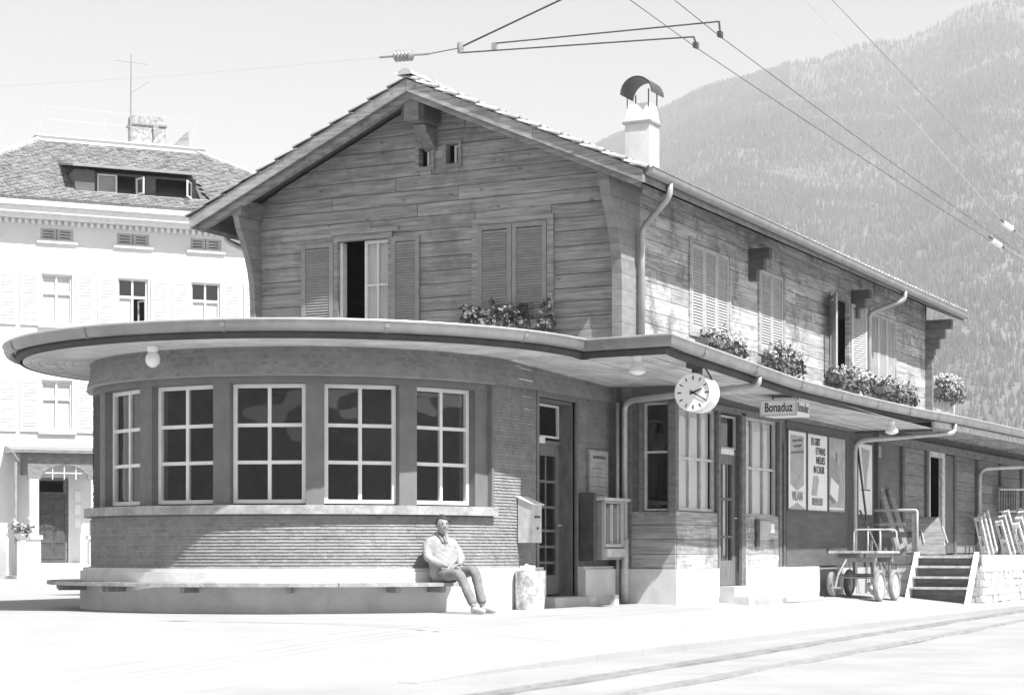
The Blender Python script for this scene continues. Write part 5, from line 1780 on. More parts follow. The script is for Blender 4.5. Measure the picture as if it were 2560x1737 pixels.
# ---- posters
def poster(label, y0, y1, z0, z1, paint):
    o = empty('advertising_poster', (OX + .03, y0, z0)); tag(o, label, 'poster', 'posters on the station wall')
    X0_ = OX + 0.022
    m = MB(); wallx(m, X0_, X0_ + .018, y0 - .03, y1 + .03, z0 - .03, z1 + .03, [(y0, y1, z0, z1)]); m.build('frame', 'iron', o)
    paint(o, X0_, y0, y1, z0, z1)
def sheet(o, x, pts, mat, name, k):
    m = MB(); m.prism([(x + 0.002 + 0.003 * k, a, b) for a, b in pts], (0.0022, 0, 0)); return m.build(name, mat, o)
def box2(y0, y1, z0, z1): return [(y0, z0), (y1, z0), (y1, z1), (y0, z1)]
def pA(o, x, y0, y1, z0, z1):
    w_, h = y1 - y0, z1 - z0
    sheet(o, x, box2(y0, y1, z0, z1), 'poster_white', 'paper', 0)
    yc = (y0 + y1) / 2
    sheet(o, x, [(y0 + .13 * w_, z1 - .05 * h), (y0 + .13 * w_, z0 + .32 * h), (yc, z0 + .24 * h), (y1 - .13 * w_, z0 + .32 * h), (y1 - .13 * w_, z1 - .05 * h)], 'poster_mid', 'picture', 1)
    sheet(o, x, [(yc - .3 * w_, z0 + .50 * h), (yc + .25 * w_, z0 + .40 * h), (yc + .3 * w_, z0 + .62 * h), (yc, z0 + .70 * h), (yc - .3 * w_, z0 + .62 * h)], 'render_grey', 'figure', 2)
    sheet(o, x, [(y0, z0), (y1, z0), (yc, z0 + .09 * h)], 'poster_mid', 'lower_wedge', 1)
    text('lettering', 'VILAN', .22, (x + .014, yc, z0 + .165 * h), ROT_SIDE, 'poster_grey', o, sx=.95, bold=.006)
    for k_, zf in enumerate((.87, .80, .72)):
        m = MB(); pts = []
        n = 18; a = (.28, .22, .34)[k_]
        for i in range(n + 1):
            t = i / n; pts.append((x + .012, yc + (t - .5) * 2 * a * w_, z0 + (zf + .03 * t) * h + .022 * sin(t * 40 + k_)))
        m.tube(pts, .007, 4); m.build('handwriting', 'ink_grey', o)
def pB(o, x, y0, y1, z0, z1):
    w_, h = y1 - y0, z1 - z0; yc = (y0 + y1) / 2
    sheet(o, x, box2(y0, y1, z0, z1), 'poster_white', 'paper', 0)
    for s, yy, zf in (('ES GIBT', yc - .10 * w_, .90), ('ETWAS', yc + .14 * w_, .78), ('NEUES', yc + .14 * w_, .66), ('IN CHUR', yc + .06 * w_, .535)):
        text('lettering', s, .185, (x + .012, yy, z0 + zf * h), ROT_SIDE, 'ink', o, sx=.92 if len(s) < 6 else .82, bold=.0015)
    sheet(o, x, [(yc - .3 * w_, z0 + .2 * h), (yc - .05 * w_, z0 + .19 * h), (yc + .02 * w_, z0 + .33 * h), (yc + .08 * w_, z0 + .40 * h), (yc + .0 * w_, z0 + .46 * h), (yc - .22 * w_, z0 + .45 * h), (yc - .25 * w_, z0 + .33 * h)], 'poster_mid', 'figure', 1)
    sheet(o, x, box2(yc - .28 * w_, yc + .26 * w_, z0 + .07 * h, z0 + .165 * h), 'ink_grey', 'name_block', 1)
    text('lettering', 'GLOBUS', .13, (x + .014, yc, z0 + .118 * h), ROT_SIDE, 'poster_mid', o, sx=.95, bold=.004)
def pC(o, x, y0, y1, z0, z1):
    w_, h = y1 - y0, z1 - z0; yc = (y0 + y1) / 2
    sheet(o, x, box2(y0, y1, z0, z1), 'poster_mid', 'paper', 0)
    sheet(o, x, [(y0 + .06 * w_, z0 + .40 * h), (y0 + .4 * w_, z0 + .30 * h), (y0 + .66 * w_, z0 + .42 * h), (y0 + .62 * w_, z0 + .62 * h), (y0 + .45 * w_, z0 + .70 * h), (y0 + .2 * w_, z0 + .74 * h), (y0 + .08 * w_, z0 + .62 * h)], 'poster_grey', 'picture', 1)
    sheet(o, x, box2(y0 + .42 * w_, y0 + .5 * w_, z0 + .68 * h, z0 + .80 * h), 'ink_grey', 'tower', 2)
    sheet(o, x, [(y0 + .05 * w_, z0 + .24 * h), (y0 + .5 * w_, z0 + .13 * h), (y0 + .58 * w_, z0 + .36 * h), (y0 + .12 * w_, z0 + .46 * h)], 'poster_white', 'packet', 3)
    sheet(o, x, [(y0 + .02 * w_, z0 + .23 * h), (y0 + .32 * w_, z0 + .14 * h), (y0 + .30 * w_, z0 + .10 * h), (y0 + .02 * w_, z0 + .18 * h)], 'ink_grey', 'packet_side', 2)
    sheet(o, x, box2(y0 + .04 * w_, y1 - .1 * w_, z0 + .03 * h, z0 + .055 * h), 'poster_white', 'strip', 1)
def pD(o, x, y0, y1, z0, z1):
    w_, h = y1 - y0, z1 - z0; yc = (y0 + y1) / 2
    sheet(o, x, box2(y0, y1, z0, z1), 'poster_white', 'paper', 0)
    sheet(o, x, [(yc - .26 * w_, z0 + .94 * h), (yc + .3 * w_, z0 + .92 * h), (yc + .24 * w_, z0 + .72 * h), (yc + .12 * w_, z0 + .55 * h), (yc + .1 * w_, z0 + .38 * h), (yc - .05 * w_, z0 + .36 * h), (yc - .1 * w_, z0 + .55 * h), (yc - .2 * w_, z0 + .72 * h)], 'poster_mid', 'figure', 1)
    m = MB(); m.tube([(x + .012, yc - .3 * w_ + .05 * i * w_, z0 + (.345 + .012 * (i % 2)) * h) for i in range(13)], .012, 4); m.build('caption', 'ink_grey', o)
poster('tall poster with grey picture and white ribbon lettered VILAN, leftmost of three', 8.60, 9.58, 1.50, 2.86, pA)
poster('white poster lettered ES GIBT ETWAS NEUES IN CHUR, middle of three', 9.66, 10.80, 1.50, 2.86, pB)
poster('grey poster with a tilted white packet, rightmost of three', 10.88, 11.90, 1.50, 2.86, pC)
poster('white poster with a vase-like grey figure right of the wall downpipe', 12.70, 13.66, 1.48, 2.84, pD)
o = empty('enamel_plate', (OX + .08, 14.0, 2.6)); tag(o, 'small pale enamel plate high on the post right of the last poster', 'sign')
m = MB(); m.bb(OX + .071, OX + .08, 13.93, 14.10, 2.62, 2.84); m.build('plate', 'render_grey', o)
m = MB(); m.bb(OX + .081, OX + .083, 13.96, 14.06, 2.68, 2.70); m.bb(OX + .081, OX + .083, 13.96, 14.06, 2.75, 2.77); m.build('text_line', 'ink_grey', o)

# ---- loading ramp
rmp = empty('loading_ramp', (5, 14, 0)); tag(rmp, 'raised loading ramp with timber edge on rough stone below the goods shed', 'loading ramp')
RX, RY = 6.30, 13.66
m = MB(); m.bb(OX - .1, RX - .02, RY + .02, 40, -.4, .62); m.build('fill', 'concrete', rmp)
rr = random.Random(31)
y = RY
while y < 40:
    L_ = rr.uniform(2.2, 3.0); m = MB(); m.bb(RX - .14, RX + .03, y + .006, y + L_ - .006, .40, .695); m.build('edge_timber', 'wood_pale', rmp); y += L_
x = OX
for k_ in range(3):
    m = MB(); m.bb(x + .004, x + .72, RY - .03, RY + .14, .52, .695); m.build('front_timber', 'wood_goods', rmp); x += .724
x = OX - .05
while x < RX - .16:
    m = MB(); m.bb(x + .004, min(x + .17, RX - .15), RY + .145, 32, .64 + rr.uniform(-.004, .004), .69); m.build('deck_board', 'wood_pale', rmp); x += .174
z = -.35
while z < .38:
    y = RY - .02 - rr.random() * .2
    h = rr.uniform(.12, .2)
    while y < 24:
        L_ = rr.uniform(.2, .45)
        m = MB(); b = rr.uniform(0, .05)
        ya, yb = max(y, RY - .02) + .004, y + L_ - .004
        if yb - ya > .05:
            z0_, z1_ = z + .003, min(z + h, .395) - .003
            m.prism([(RX - .1, ya, z0_), (RX + .01 + b, ya + .02, z0_ + .01), (RX + .02 + b, yb - .02, z0_ + .01), (RX - .1, yb, z0_)], (0, 0, z1_ - z0_))
            m.build('stone', 'stone', rmp)
        y += L_
    x = RX - .02
    while x > OX:
        L_ = rr.uniform(.2, .4)
        m = MB(); m.bb(x - L_ + .008, x - .008, RY - rr.uniform(0, .02), RY + .1, z + .003, min(z + h, .51) - .003); m.build('stone', 'stone', rmp); x -= L_
    z += h
# ---- wooden stairs up to the ramp
stt = empty('wooden_steps', (5.7, 13.2, 0)); tag(stt, 'wooden steps with pale stringers leading up to the loading ramp', 'steps')
sx0, sx1 = 5.06, 6.26
for x0 in (sx0, sx1 - .05):
    m = MB(); m.prism([(x0, 12.66, -.22), (x0, 12.92, -.22), (x0, 13.62, .66), (x0, 13.62, .76), (x0, 13.44, .76)], (.05, 0, 0)); m.build('stringer', 'poster_white', stt)
for i, (yy, zz) in enumerate(((12.86, .09), (13.06, .29), (13.26, .49), (13.46, .68))):
    m = MB(); m.bb(sx0 + .055, sx1 - .055, yy, yy + .24, zz - .04, zz); m.build('tread', 'wood_pale', stt)
    m = MB(); m.bb(sx0 + .06, sx1 - .06, yy + .21, yy + .235, zz - .235 if i else -.2, zz - .045); m.build('riser', 'wood_goods', stt)
# ---- railing on the ramp edge
rl = empty('ramp_railing', (4.6, 13.6, .7)); tag(rl, 'pale tubular railing with one dark plank at the front of the ramp', 'railing')
m = MB(); m.tube(bend([(5.03, 13.72, .69), (5.03, 13.72, 1.57), (4.16, 13.72, 1.57)], .05), .028, 8); m.build('rail', 'iron_pale', rl, smooth='all')
m = MB(); m.bb(4.2, 5.0, 13.74, 13.77, 1.04, 1.15); m.build('plank', 'wood_dark', rl)
m = MB(); m.bb(4.93, 5.0, 13.70, 13.735, .69, 1.5); m.build('board_post', 'wood_goods', rl)

# ---- handcart
hc = empty('platform_handcart', (4.8, 10.9, 0)); tag(hc, 'flat four wheeled platform handcart with tubular end rail by the posters', 'handcart')
x0, x1, y0, y1 = 4.36, 5.27, 10.2, 11.65
GZ0 = fz(4.8, 10.9)
for i in range(6):
    m = MB(); a = x0 + (x1 - x0) * i / 6; m.bb(a + .004, a + (x1 - x0) / 6 - .004, y0, y1, .735, .775); m.build('deck_board', 'wood_pale', hc)
m = MB(); m.bb(x0 + .1, x0 + .17, y0 + .05, y1 - .05, .655, .733); m.bb(x1 - .17, x1 - .1, y0 + .05, y1 - .05, .655, .733); m.bb(x0 + .06, x1 - .06, y0 + .1, y0 + .18, .575, .655); m.bb(x0 + .06, x1 - .06, y1 - .3, y1 - .22, .575, .655); m.build('chassis', 'iron_grey', hc)
m = MB()
for xx in (x0 + .12, x1 - .12):
    for yy in (y0 + .22, y1 - .26): m.tube([(xx, yy, .60), (xx, yy, .28)], .022, 6)
m.tube([(x0 + .12, y0 + .22, .30), (x1 - .12, y0 + .22, .30)], .02, 6); m.tube([(x0 + .12, y1 - .26, .30), (x1 - .12, y1 - .26, .30)], .02, 6)
m.build('axle_frame', 'iron_grey', hc)
m = MB(); m.bb(x0 + .15, x1 - .15, y0 + .2, y1 - .25, .33, .36); m.build('lower_shelf', 'wood_dark', hc)
for xx, yy, r in ((x1 - .03, y0 + .22, .285), (x1 - .03, y1 - .26, .285), (x0 + .03, y0 + .22, .245), (x0 + .03, y1 - .26, .245)):
    GZ0 = fz(xx, yy)
    wh = empty('wheel', (xx, yy, GZ0 + r)); setpar(wh, hc)
    tp_ = [(r - .075, -.035), (r - .03, -.05), (r - .005, -.03), (r, 0), (r - .005, .03), (r - .03, .05), (r - .075, .035), (r - .075, -.035)]
    m = MB(); m.lathe(tp_, (xx, yy, GZ0 + r), 24, 'x'); m.build('tyre', 'rubber', wh, smooth='all')
    m = MB(); m.lathe([(.0001, -.03), (.05, -.03), (.06, -.012), (r - .07, -.022), (r - .07, .022), (.06, .012), (.05, .03), (.0001, .03)], (xx, yy, GZ0 + r), 20, 'x'); m.build('rim', 'iron_pale', wh)
m = MB(); m.tube(bend([(x0 + .05, y1 - .04, .77), (x0 + .05, y1 - .04, 1.17), (x1 - .05, y1 - .04, 1.17), (x1 - .05, y1 - .04, .77)], .09), .017, 8); m.tube([(x0 + .32, y1 - .04, .77), (x0 + .32, y1 - .04, 1.17)], .013, 6); m.tube([(x1 - .36, y1 - .04, .77), (x1 - .36, y1 - .04, 1.17)], .013, 6); m.build('end_rail', 'iron_pale', hc, smooth='all')
m = MB(); m.tube([(4.7, y0, .62), (4.66, y0 - .35, .35), (4.64, y0 - .45, .12)], .018, 6); m.tube([(4.56, y0 - .45, .12), (4.74, y0 - .45, .12)], .018, 6); m.build('drawbar', 'iron_grey', hc)
# sack with pale scraps under the cart
rng = random.Random(17)
sk = empty('paper_scraps', (5.0, 11.0, 0)); tag(sk, 'heap of crumpled white paper lying on the ground under the handcart', 'paper')
for i in range(7):
    m = MB(); c = (4.98 + rng.uniform(-.16, .16), 10.9 + rng.uniform(-.3, .3), .05 + rng.uniform(0, .09))
    for q in range(3): m.box(c, (.16, .11, .07), Euler((rng.random() * 3, rng.random() * 3, rng.random() * 3)).to_matrix())
    m.build('scrap', 'poster_white', sk)

# ---- timbers leaning on the goods shed, behind the railing
for nm, lab, yb, ln, lean in (('leaning_timber', 'left of two stout timbers leaning on the goods shed wall', 14.35, 1.36, .10), ('leaning_timber', 'right of two stout timbers leaning on the goods shed wall', 14.95, 1.33, .14)):
    o = empty(nm, (4.6, yb, .69)); tag(o, lab, 'timber', 'timbers leaning on the goods shed')
    m = MB(); rot = Euler((0, R_(-14), 0)).to_matrix() @ Matrix.Rotation(R_(5 + 20 * lean), 3, 'X')
    c = Vector((4.50, yb, .70)) + rot @ Vector((0, 0, ln / 2))
    m.box(c, (.05, .34, ln - .16), rot); m.box(c + rot @ Vector((0, 0, ln / 2 - .04)), (.05, .28, .12), rot); m.build('board', 'wood_goods', o)
    m = MB(); m.box(Vector((4.53, yb, .70)) + rot @ Vector((.03, 0, .16)), (.06, .5, .09), rot); m.build('cross_batten', 'wood_goods', o)
for (xx, yy, zz, x2, y2, z2, lab) in ((4.55, 12.55, -.08, 4.22, 12.48, 2.75, 'long dark pole leaning beside the wall downpipe'), (4.9, 12.9, -.1, 4.30, 12.35, 1.55, 'short pale pole leaning beside the wall downpipe')):
    m = MB(); m.tube([(xx, yy, zz), (x2, y2, z2)], .022, 6); o = m.build('leaning_pole', 'wood_dark' if z2 > 2 else 'wood_goods', smooth='all'); tag(o, lab, 'pole', 'poles by the downpipe')
# upright stakes behind the cart
sr = empty('stake_rack', (4.5, 13.3, 0)); tag(sr, 'low rack of two upright stakes with a cross rail behind the handcart', 'rack')
m = MB(); m.tube([(4.45, 13.2, 0), (4.45, 13.2, 1.42)], .03, 6); m.build('stake', 'wood_goods', sr); m = MB(); m.tube([(4.28, 13.2, 0), (4.28, 13.2, 1.1)], .025, 6); m.build('stake', 'wood_goods', sr)
m = MB(); m.bb(4.14, 4.95, 13.16, 13.19, 1.26, 1.32); m.build('cross_rail', 'wood_goods', sr)

# ---- sack truck leaning
tk = empty('sack_truck', (4.3, 16.9, .69)); tag(tk, 'sack truck with pale curved sheet front standing on the ramp', 'sack truck')
m = MB()
prof = [(-.10, 1.50), (-.02, 1.47), (.03, 1.32), (.07, 1.15), (.11, .95), (.16, .71)]
TA = Vector((.80, .60, 0)); TN = Vector((.60, -.80, 0)); TB = Vector((4.16, 16.72, 0))
for (a, b), (c, d) in zip(prof, prof[1:]):
    w0, w1 = .56 + .10 * (1.5 - b), .56 + .10 * (1.5 - d)
    for k_ in (0, -.012):
        m.quad(TB + TN * (a + k_) + Vector((0, 0, b)), TB + TA * w0 + TN * (a + k_) + Vector((0, 0, b)), TB + TA * w1 + TN * (c + k_) + Vector((0, 0, d)), TB + TN * (c + k_) + Vector((0, 0, d)))
m.build('sheet', 'wood_goods', tk, fixn=False)
m = MB(); m.tube([TB + TA * .62 + Vector((0, 0, 1.3)), TB + TA * .70 + TN * .1 + Vector((0, 0, .95))], .016, 6); m.build('handle', 'iron_pale', tk)
m = MB(); m.tube([TB + TA * .12 + TN * .08 + Vector((0, 0, 1.22)), TB + TA * .16 + TN * .14 + Vector((0, 0, .95))], .014, 6); m.build('grip', 'iron_pale', tk)
for yw in (-.03, .70):
    m = MB(); m.lathe([(.10, -.02), (.10, .02)], TB + TA * yw - TN * .12 + Vector((0, 0, .79)), 12, 'x', rot=Matrix.Rotation(math.atan2(TA.y, TA.x), 3, 'Z')); m.build('wheel', 'iron', tk)

# ---- wooden pallets stood on edge and leaning
def pallet(lab, y, x, lean, ln, n=3):
    o = empty('leaning_pallet', (x, y, .69)); tag(o, lab, 'pallet', 'pallets leaning on the goods shed')
    rot = Matrix.Rotation(R_(-lean), 3, 'X') @ Matrix.Rotation(R_(-10), 3, 'Y')
    B = Vector((x, y, .70))
    for xo, nm in ((-.07, 'slat'), (.07, 'slat')):
        for q in range(3):
            m = MB(); m.box(B + rot @ Vector((xo, -.36 + .36 * q, ln / 2)), (.022, .11, ln), rot); m.build('slat', 'wood_pale', o)
    for zz in (.06, ln / 2, ln - .06):
        for q in range(3):
            m = MB(); m.box(B + rot @ Vector((0, -.36 + .36 * q, zz)), (.118, .10, .10), rot); m.build('block', 'wood_pale', o)
pallet('pallet leaning at the goods door post, leftmost of three', 21.6, 4.62, -12, .98)
pallet('middle one of three pallets leaning on the goods shed', 22.6, 4.9, -20, .98)
pallet('rightmost of three pallets leaning on the goods shed', 23.3, 5.15, -24, .98)

# ---- tubular crate-like frames at the far right
def hoop_frame(lab, x, y, z, w_, h, ang, mat):
    o = empty('hooped_frame', (x, y, z)); tag(o, lab, 'frame', 'hooped tubular frames by the goods shed')
    rot = Matrix.Rotation(R_(ang), 3, 'X')
    B = Vector((x, y, z))
    for xo in (-.28, 0, .28):
        pts = []
        for i in range(11):
            a = pi * i / 10; pts.append(B + rot @ Vector((xo, -w_ / 2 * cos(a), h - w_ / 2 + w_ / 2 * sin(a))))
        pts = [B + rot @ Vector((xo, -w_ / 2, 0))] + pts + [B + rot @ Vector((xo, w_ / 2, 0))]
        m = MB(); m.tube(pts, .016, 6); m.build('hoop', mat, o, smooth='all')
    for i in range(5):
        a = pi * i / 4; p = Vector((0, -w_ / 2 * cos(a), h - w_ / 2 + w_ / 2 * sin(a)))
        m = MB(); m.tube([B + rot @ (p + Vector((-.34, 0, 0))), B + rot @ (p + Vector((.34, 0, 0)))], .014, 6); m.build('rung', mat, o, smooth='all')
hoop_frame('curved tubular frame stacked behind the pallets', 4.9, 24.6, .70, .9, 1.15, -14, 'iron_pale')
hoop_frame('pale curved tubular frame nearest the picture edge', 5.3, 24.4, .70, .9, .92, -10, 'poster_white')
# ladder rack on the wall
lr = empty('wall_rack', (4.2, 25, 2.0)); tag(lr, 'slatted wall rack with two pale rails hanging above the frames', 'rack')
for zz in (1.74, 2.28):
    m = MB(); m.tube([(4.30, 23.9, zz), (4.52, 26.2, zz + .06)], .028, 6); m.build('rail', 'iron_pale', lr, smooth='all')
for i in range(8):
    m = MB(); m.bb(4.22, 4.27, 24.0 + .27 * i, 24.09 + .27 * i, 1.7, 2.36); m.build('slat', 'wood_beam', lr)
# low stone by the vending machine and gutter end
m = MB(); m.prism([(3.42, 2.5, -.1), (3.60, 2.5, -.1), (3.58, 2.52, .13), (3.44, 2.52, .13)], (0, .16, 0)); o = m.build('stone_block', 'stone'); tag(o, 'small squared stone on the ground below the vending machine', 'stone')

# ================================================================== SEATED MAN
def skin_mesh(verts, edges, radii, sub=2):
    me = bpy.data.meshes.new('tmp_skin'); me.from_pydata(verts, edges, [])
    ob = bpy.data.objects.new('tmp_skin', me); COL.objects.link(ob)
    md = ob.modifiers.new('skin', 'SKIN'); md.use_smooth_shade = True
    sv = me.skin_vertices[0].data
    for i, r in enumerate(radii):
        sv[i].radius = r if isinstance(r, tuple) else (r, r)
    sv[0].use_root = True
    s2 = ob.modifiers.new('sub', 'SUBSURF'); s2.levels = sub; s2.render_levels = sub
    dg = bpy.context.evaluated_depsgraph_get(); dg.update()
    ev = ob.evaluated_get(dg); em = ev.to_mesh()
    V = [tuple(v.co) for v in em.vertices]; Fc = [tuple(p.vertices) for p in em.polygons]
    ev.to_mesh_clear()
    bpy.data.objects.remove(ob); bpy.data.meshes.remove(me)
    return V, Fc
HPOS = Vector((3.02, -1.60, 0.0)); PF = Vector((0.86, -0.51, 0)).normalized(); PL = Vector((-PF.y, PF.x, 0))
def pw(p): return tuple(HPOS + PF * (p[0] - .15 * max(0, p[2] - .62)) + PL * p[1] + Vector((0, 0, p[2])))
def chain(groups):
    """groups: list of lists of (pos, radius, parent_index_or_None)"""
    pass
man = empty('person', pw((0, 0, 0))); tag(man, 'man in pale jacket and grey trousers sitting on the curved bench with folded hands', 'person')
def skinned(J, E, sub=2):
    V, Fc = skin_mesh([j[0] for j in J], E, [j[1] for j in J], sub)
    return [pw(v) for v in V], Fc
def unify(V, Fc, voxel=0.011, it=4):
    """fuse overlapping closed pieces into one continuous surface"""
    me = bpy.data.meshes.new('tmp_u'); me.from_pydata(V, [], Fc)
    ob = bpy.data.objects.new('tmp_u', me); COL.objects.link(ob)
    r = ob.modifiers.new('r', 'REMESH'); r.mode = 'VOXEL'; r.voxel_size = voxel
    s_ = ob.modifiers.new('s', 'SMOOTH'); s_.iterations = it; s_.factor = .5
    dg = bpy.context.evaluated_depsgraph_get(); dg.update()
    ev = ob.evaluated_get(dg); em = ev.to_mesh()
    V2 = [tuple(v.co) for v in em.vertices]; F2 = [tuple(q.vertices) for q in em.polygons]
    ev.to_mesh_clear(); bpy.data.objects.remove(ob); bpy.data.meshes.remove(me)
    return V2, F2
class Blob:
    def __init__(s): s.V = []; s.F = []
    def add(s, v, f):
        k = len(s.V); s.V += [tuple(q) for q in v]; s.F += [tuple(k + i for i in g) for g in f]
    def loft(s, rings, n=20):
        """rings: (f, l, z, half depth, half width)"""
        V, Fc = [], []
        for (f_, l_, z_, hd, hw) in rings:
            for i in range(n):
                t = 2 * pi * i / n; c_, s_ = cos(t), sin(t)
                V.append((f_ + hd * math.copysign(abs(c_) ** .85, c_), l_ + hw * math.copysign(abs(s_) ** .85, s_), z_))
        for j in range(len(rings) - 1):
            for i in range(n):
                a_ = j * n + i; b_ = j * n + (i + 1) % n; Fc.append((a_, b_, b_ + n, a_ + n))
        Fc.append(tuple(range(n))[::-1]); Fc.append(tuple((len(rings) - 1) * n + i for i in range(n)))
        s.add(V, Fc)
    def limb(s, J, sub=2):
        v, f = skin_mesh([j[0] for j in J], [(i, i + 1) for i in range(len(J) - 1)], [j[1] for j in J], sub); s.add(v, f)
    def ball(s, c, r, n=12):
        V, Fc = [], []
        for j in range(n + 1):
            ph = pi * j / n
            for i in range(n):
                th = 2 * pi * i / n; V.append((c[0] + r[0] * sin(ph) * cos(th), c[1] + r[1] * sin(ph) * sin(th), c[2] + r[2] * cos(ph)))
        for j in range(n):
            for i in range(n):
                a_ = j * n + i; b_ = j * n + (i + 1) % n; Fc.append((a_, b_, b_ + n, a_ + n))
        s.add(V, Fc)
HC = Vector((.065, -.015, 1.098)); turn = R_(-10)
def hd(p):          # head-local to body-local
    return (HC.x + p[0] * cos(turn) - p[1] * sin(turn), HC.y + p[0] * sin(turn) + p[1] * cos(turn), HC.z + p[2])
# body: trunk, neck, head, arms, hands and legs in one surface
B = Blob()
B.loft([(0, 0, .37, .10, .14), (.0, 0, .46, .125, .165), (-.03, 0, .60, .105, .145), (-.05, 0, .76, .11, .16), (-.05, 0, .88, .10, .165), (-.045, 0, .955, .07, .10)])
B.limb([((-.045, 0, .92), .07), ((-.02, 0, .98), .058), ((.02, 0, 1.05), .056)])
nu, nv = 28, 22
V, Fc = [], []
for j in range(nv + 1):
    ph = pi * j / nv
    for i in range(nu):
        th = 2 * pi * i / nu
        x, y, z = sin(ph) * cos(th), sin(ph) * sin(th), cos(ph)
        sx, sy, sz = .096, .076, .122
        if z < 0:
            sy *= 1 - .30 * (-z) ** 1.3; sx *= 1 - .08 * (-z)
        px, py, pz = x * sx, y * sy, z * sz
        if x > 0:
            px += .030 * math.exp(-((y / .15) ** 2) - (((z + .12) / .17) ** 2))
            px -= .016 * math.exp(-(((abs(y) - .36) / .17) ** 2) - (((z - .06) / .11) ** 2))
            px += .006 * math.exp(-((y / .5) ** 2) - (((z - .26) / .10) ** 2))
            px -= .006 * math.exp(-((y / .3) ** 2) - (((z + .55) / .05) ** 2))
            px += .012 * math.exp(-((y / .3) ** 2) - (((z + .82) / .14) ** 2))
        V.append(hd((px, py, pz)))
for j in range(nv):
    for i in range(nu):
        a_ = j * nu + i; b_ = j * nu + (i + 1) % nu; Fc.append((a_, b_, b_ + nu, a_ + nu))
B.add(V, Fc)
for sy_ in (-1, 1):
    B.ball(hd((-.008, .074 * sy_, -.005)), (.020, .010, .032), 8)
    B.limb([((-.055, sy_ * .13, .90), .055), ((-.02, sy_ * .22, .79), .05), ((.02, sy_ * .25, .69), .045), ((.14, sy_ * .17, .615), .04), ((.25, sy_ * .075, .58 + .012 * sy_), .030)])
B.limb([((.05, -.10, .455), .085), ((.51, -.07, .465), .05), ((.66, -.05, .28), .045), ((.81, -.03, .05), .042)])
B.limb([((.05, .10, .455), .085), ((.48, .17, .52), .05), ((.545, .195, .31), .045), ((.60, .22, .05), .042)])
v1, f1 = unify(B.V, B.F, .010, 3)
Hh = Blob()
for sgn, base, dirv in ((-1, Vector((.25, -.055, .568)), Vector((.45, .85, -.18))), (1, Vector((.25, .055, .592)), Vector((.45, -.85, -.2)))):
    d = dirv.normalized(); up = Vector((0, 0, 1)); up = (up - d * up.dot(d)).normalized(); sd2 = d.cross(up)
    v, f = skin_mesh([tuple(base), tuple(base + d * .045), tuple(base + d * .085)], [(0, 1), (1, 2)], [(.026, .022), (.038, .02), (.036, .017)], 2)
    Hh.add(v, f)
    for q, L_ in enumerate((.062, .072, .068, .052)):
        r0 = base + d * .08 + sd2 * (-.028 + .019 * q)
        p1 = r0 + d * L_ * .5 + up * .004; p2 = p1 + d * L_ * .35 - up * .016; p3 = p2 + d * L_ * .25 - up * .022
        Hh.limb([(tuple(r0), .0095), (tuple(p1), .009), (tuple(p2), .0085), (tuple(p3), .007)], 1)
    r0 = base + d * .03 + sd2 * -.03 * sgn; p1 = r0 + d * .03 - sd2 * .02 * sgn + up * .012; p2 = p1 + d * .03
    Hh.limb([(tuple(r0), .012), (tuple(p1), .010), (tuple(p2), .008)], 1)
m = MB(); m.add([pw(q) for q in v1], f1); m.add([pw(q) for q in Hh.V], Hh.F)
m.build('body', 'skin', man, smooth='all')
# eyes, brows and mouth
for sy_ in (-1, 1):
    E_ = Blob(); E_.ball(hd((.083, .029 * sy_, .008)), (.006, .012, .006), 8)
    m = MB(); m.add([pw(q) for q in E_.V], E_.F); m.build('eye', 'hair', man, smooth='all')
    E_ = Blob(); E_.ball(hd((.092, .030 * sy_, .030)), (.005, .018, .0045), 8)
    m = MB(); m.add([pw(q) for q in E_.V], E_.F); m.build('eyebrow', 'hair', man, smooth='all')
E_ = Blob(); E_.ball(hd((.088, 0, -.066)), (.005, .020, .004), 8)
m = MB(); m.add([pw(q) for q in E_.V], E_.F); m.build('mouth', 'trousers', man, smooth='all')
# hair: full cap, swept over the top, down to the ears and nape
V, Fc = [], []
for j in range(nv + 1):
    ph = pi * j / nv
    for i in range(nu):
        th = 2 * pi * i / nu
        x, y, z = sin(ph) * cos(th), sin(ph) * sin(th), cos(ph)
        line = .50 - .12 * y if x > .35 else (.50 + (-.35 - .50) * smooth(.35, -.25, x))
        k_ = 1.09 + .025 * sin(6 * th + 5 * ph) + .02 * vnoise(th * 4, ph * 9, 3)
        if z < line: k_ = .86
        V.append(hd((x * .097 * k_ - .004, y * .077 * k_, z * .123 * k_ + .004)))
for j in range(nv):
    for i in range(nu):
        a_ = j * nu + i; b_ = j * nu + (i + 1) % nu; Fc.append((a_, b_, b_ + nu, a_ + nu))
m = MB(); m.add([pw(q) for q in V], Fc); m.build('hair', 'hair', man, smooth='all')
def crease(V, amp, sc, seed):
    out = []
    for p_ in V:
        n_ = vnoise(p_[0] * sc + p_[2] * sc * .7, p_[1] * sc - p_[2] * sc * .9, seed) - .5
        n2 = vnoise(p_[0] * sc * 2.3 - p_[2] * sc * 2, p_[1] * sc * 2.1 + p_[2] * sc, seed + 3) - .5
        out.append((p_[0] + (n_ + .5 * n2) * amp, p_[1] + n2 * amp * .8, p_[2] + n_ * amp * .6))
    return out
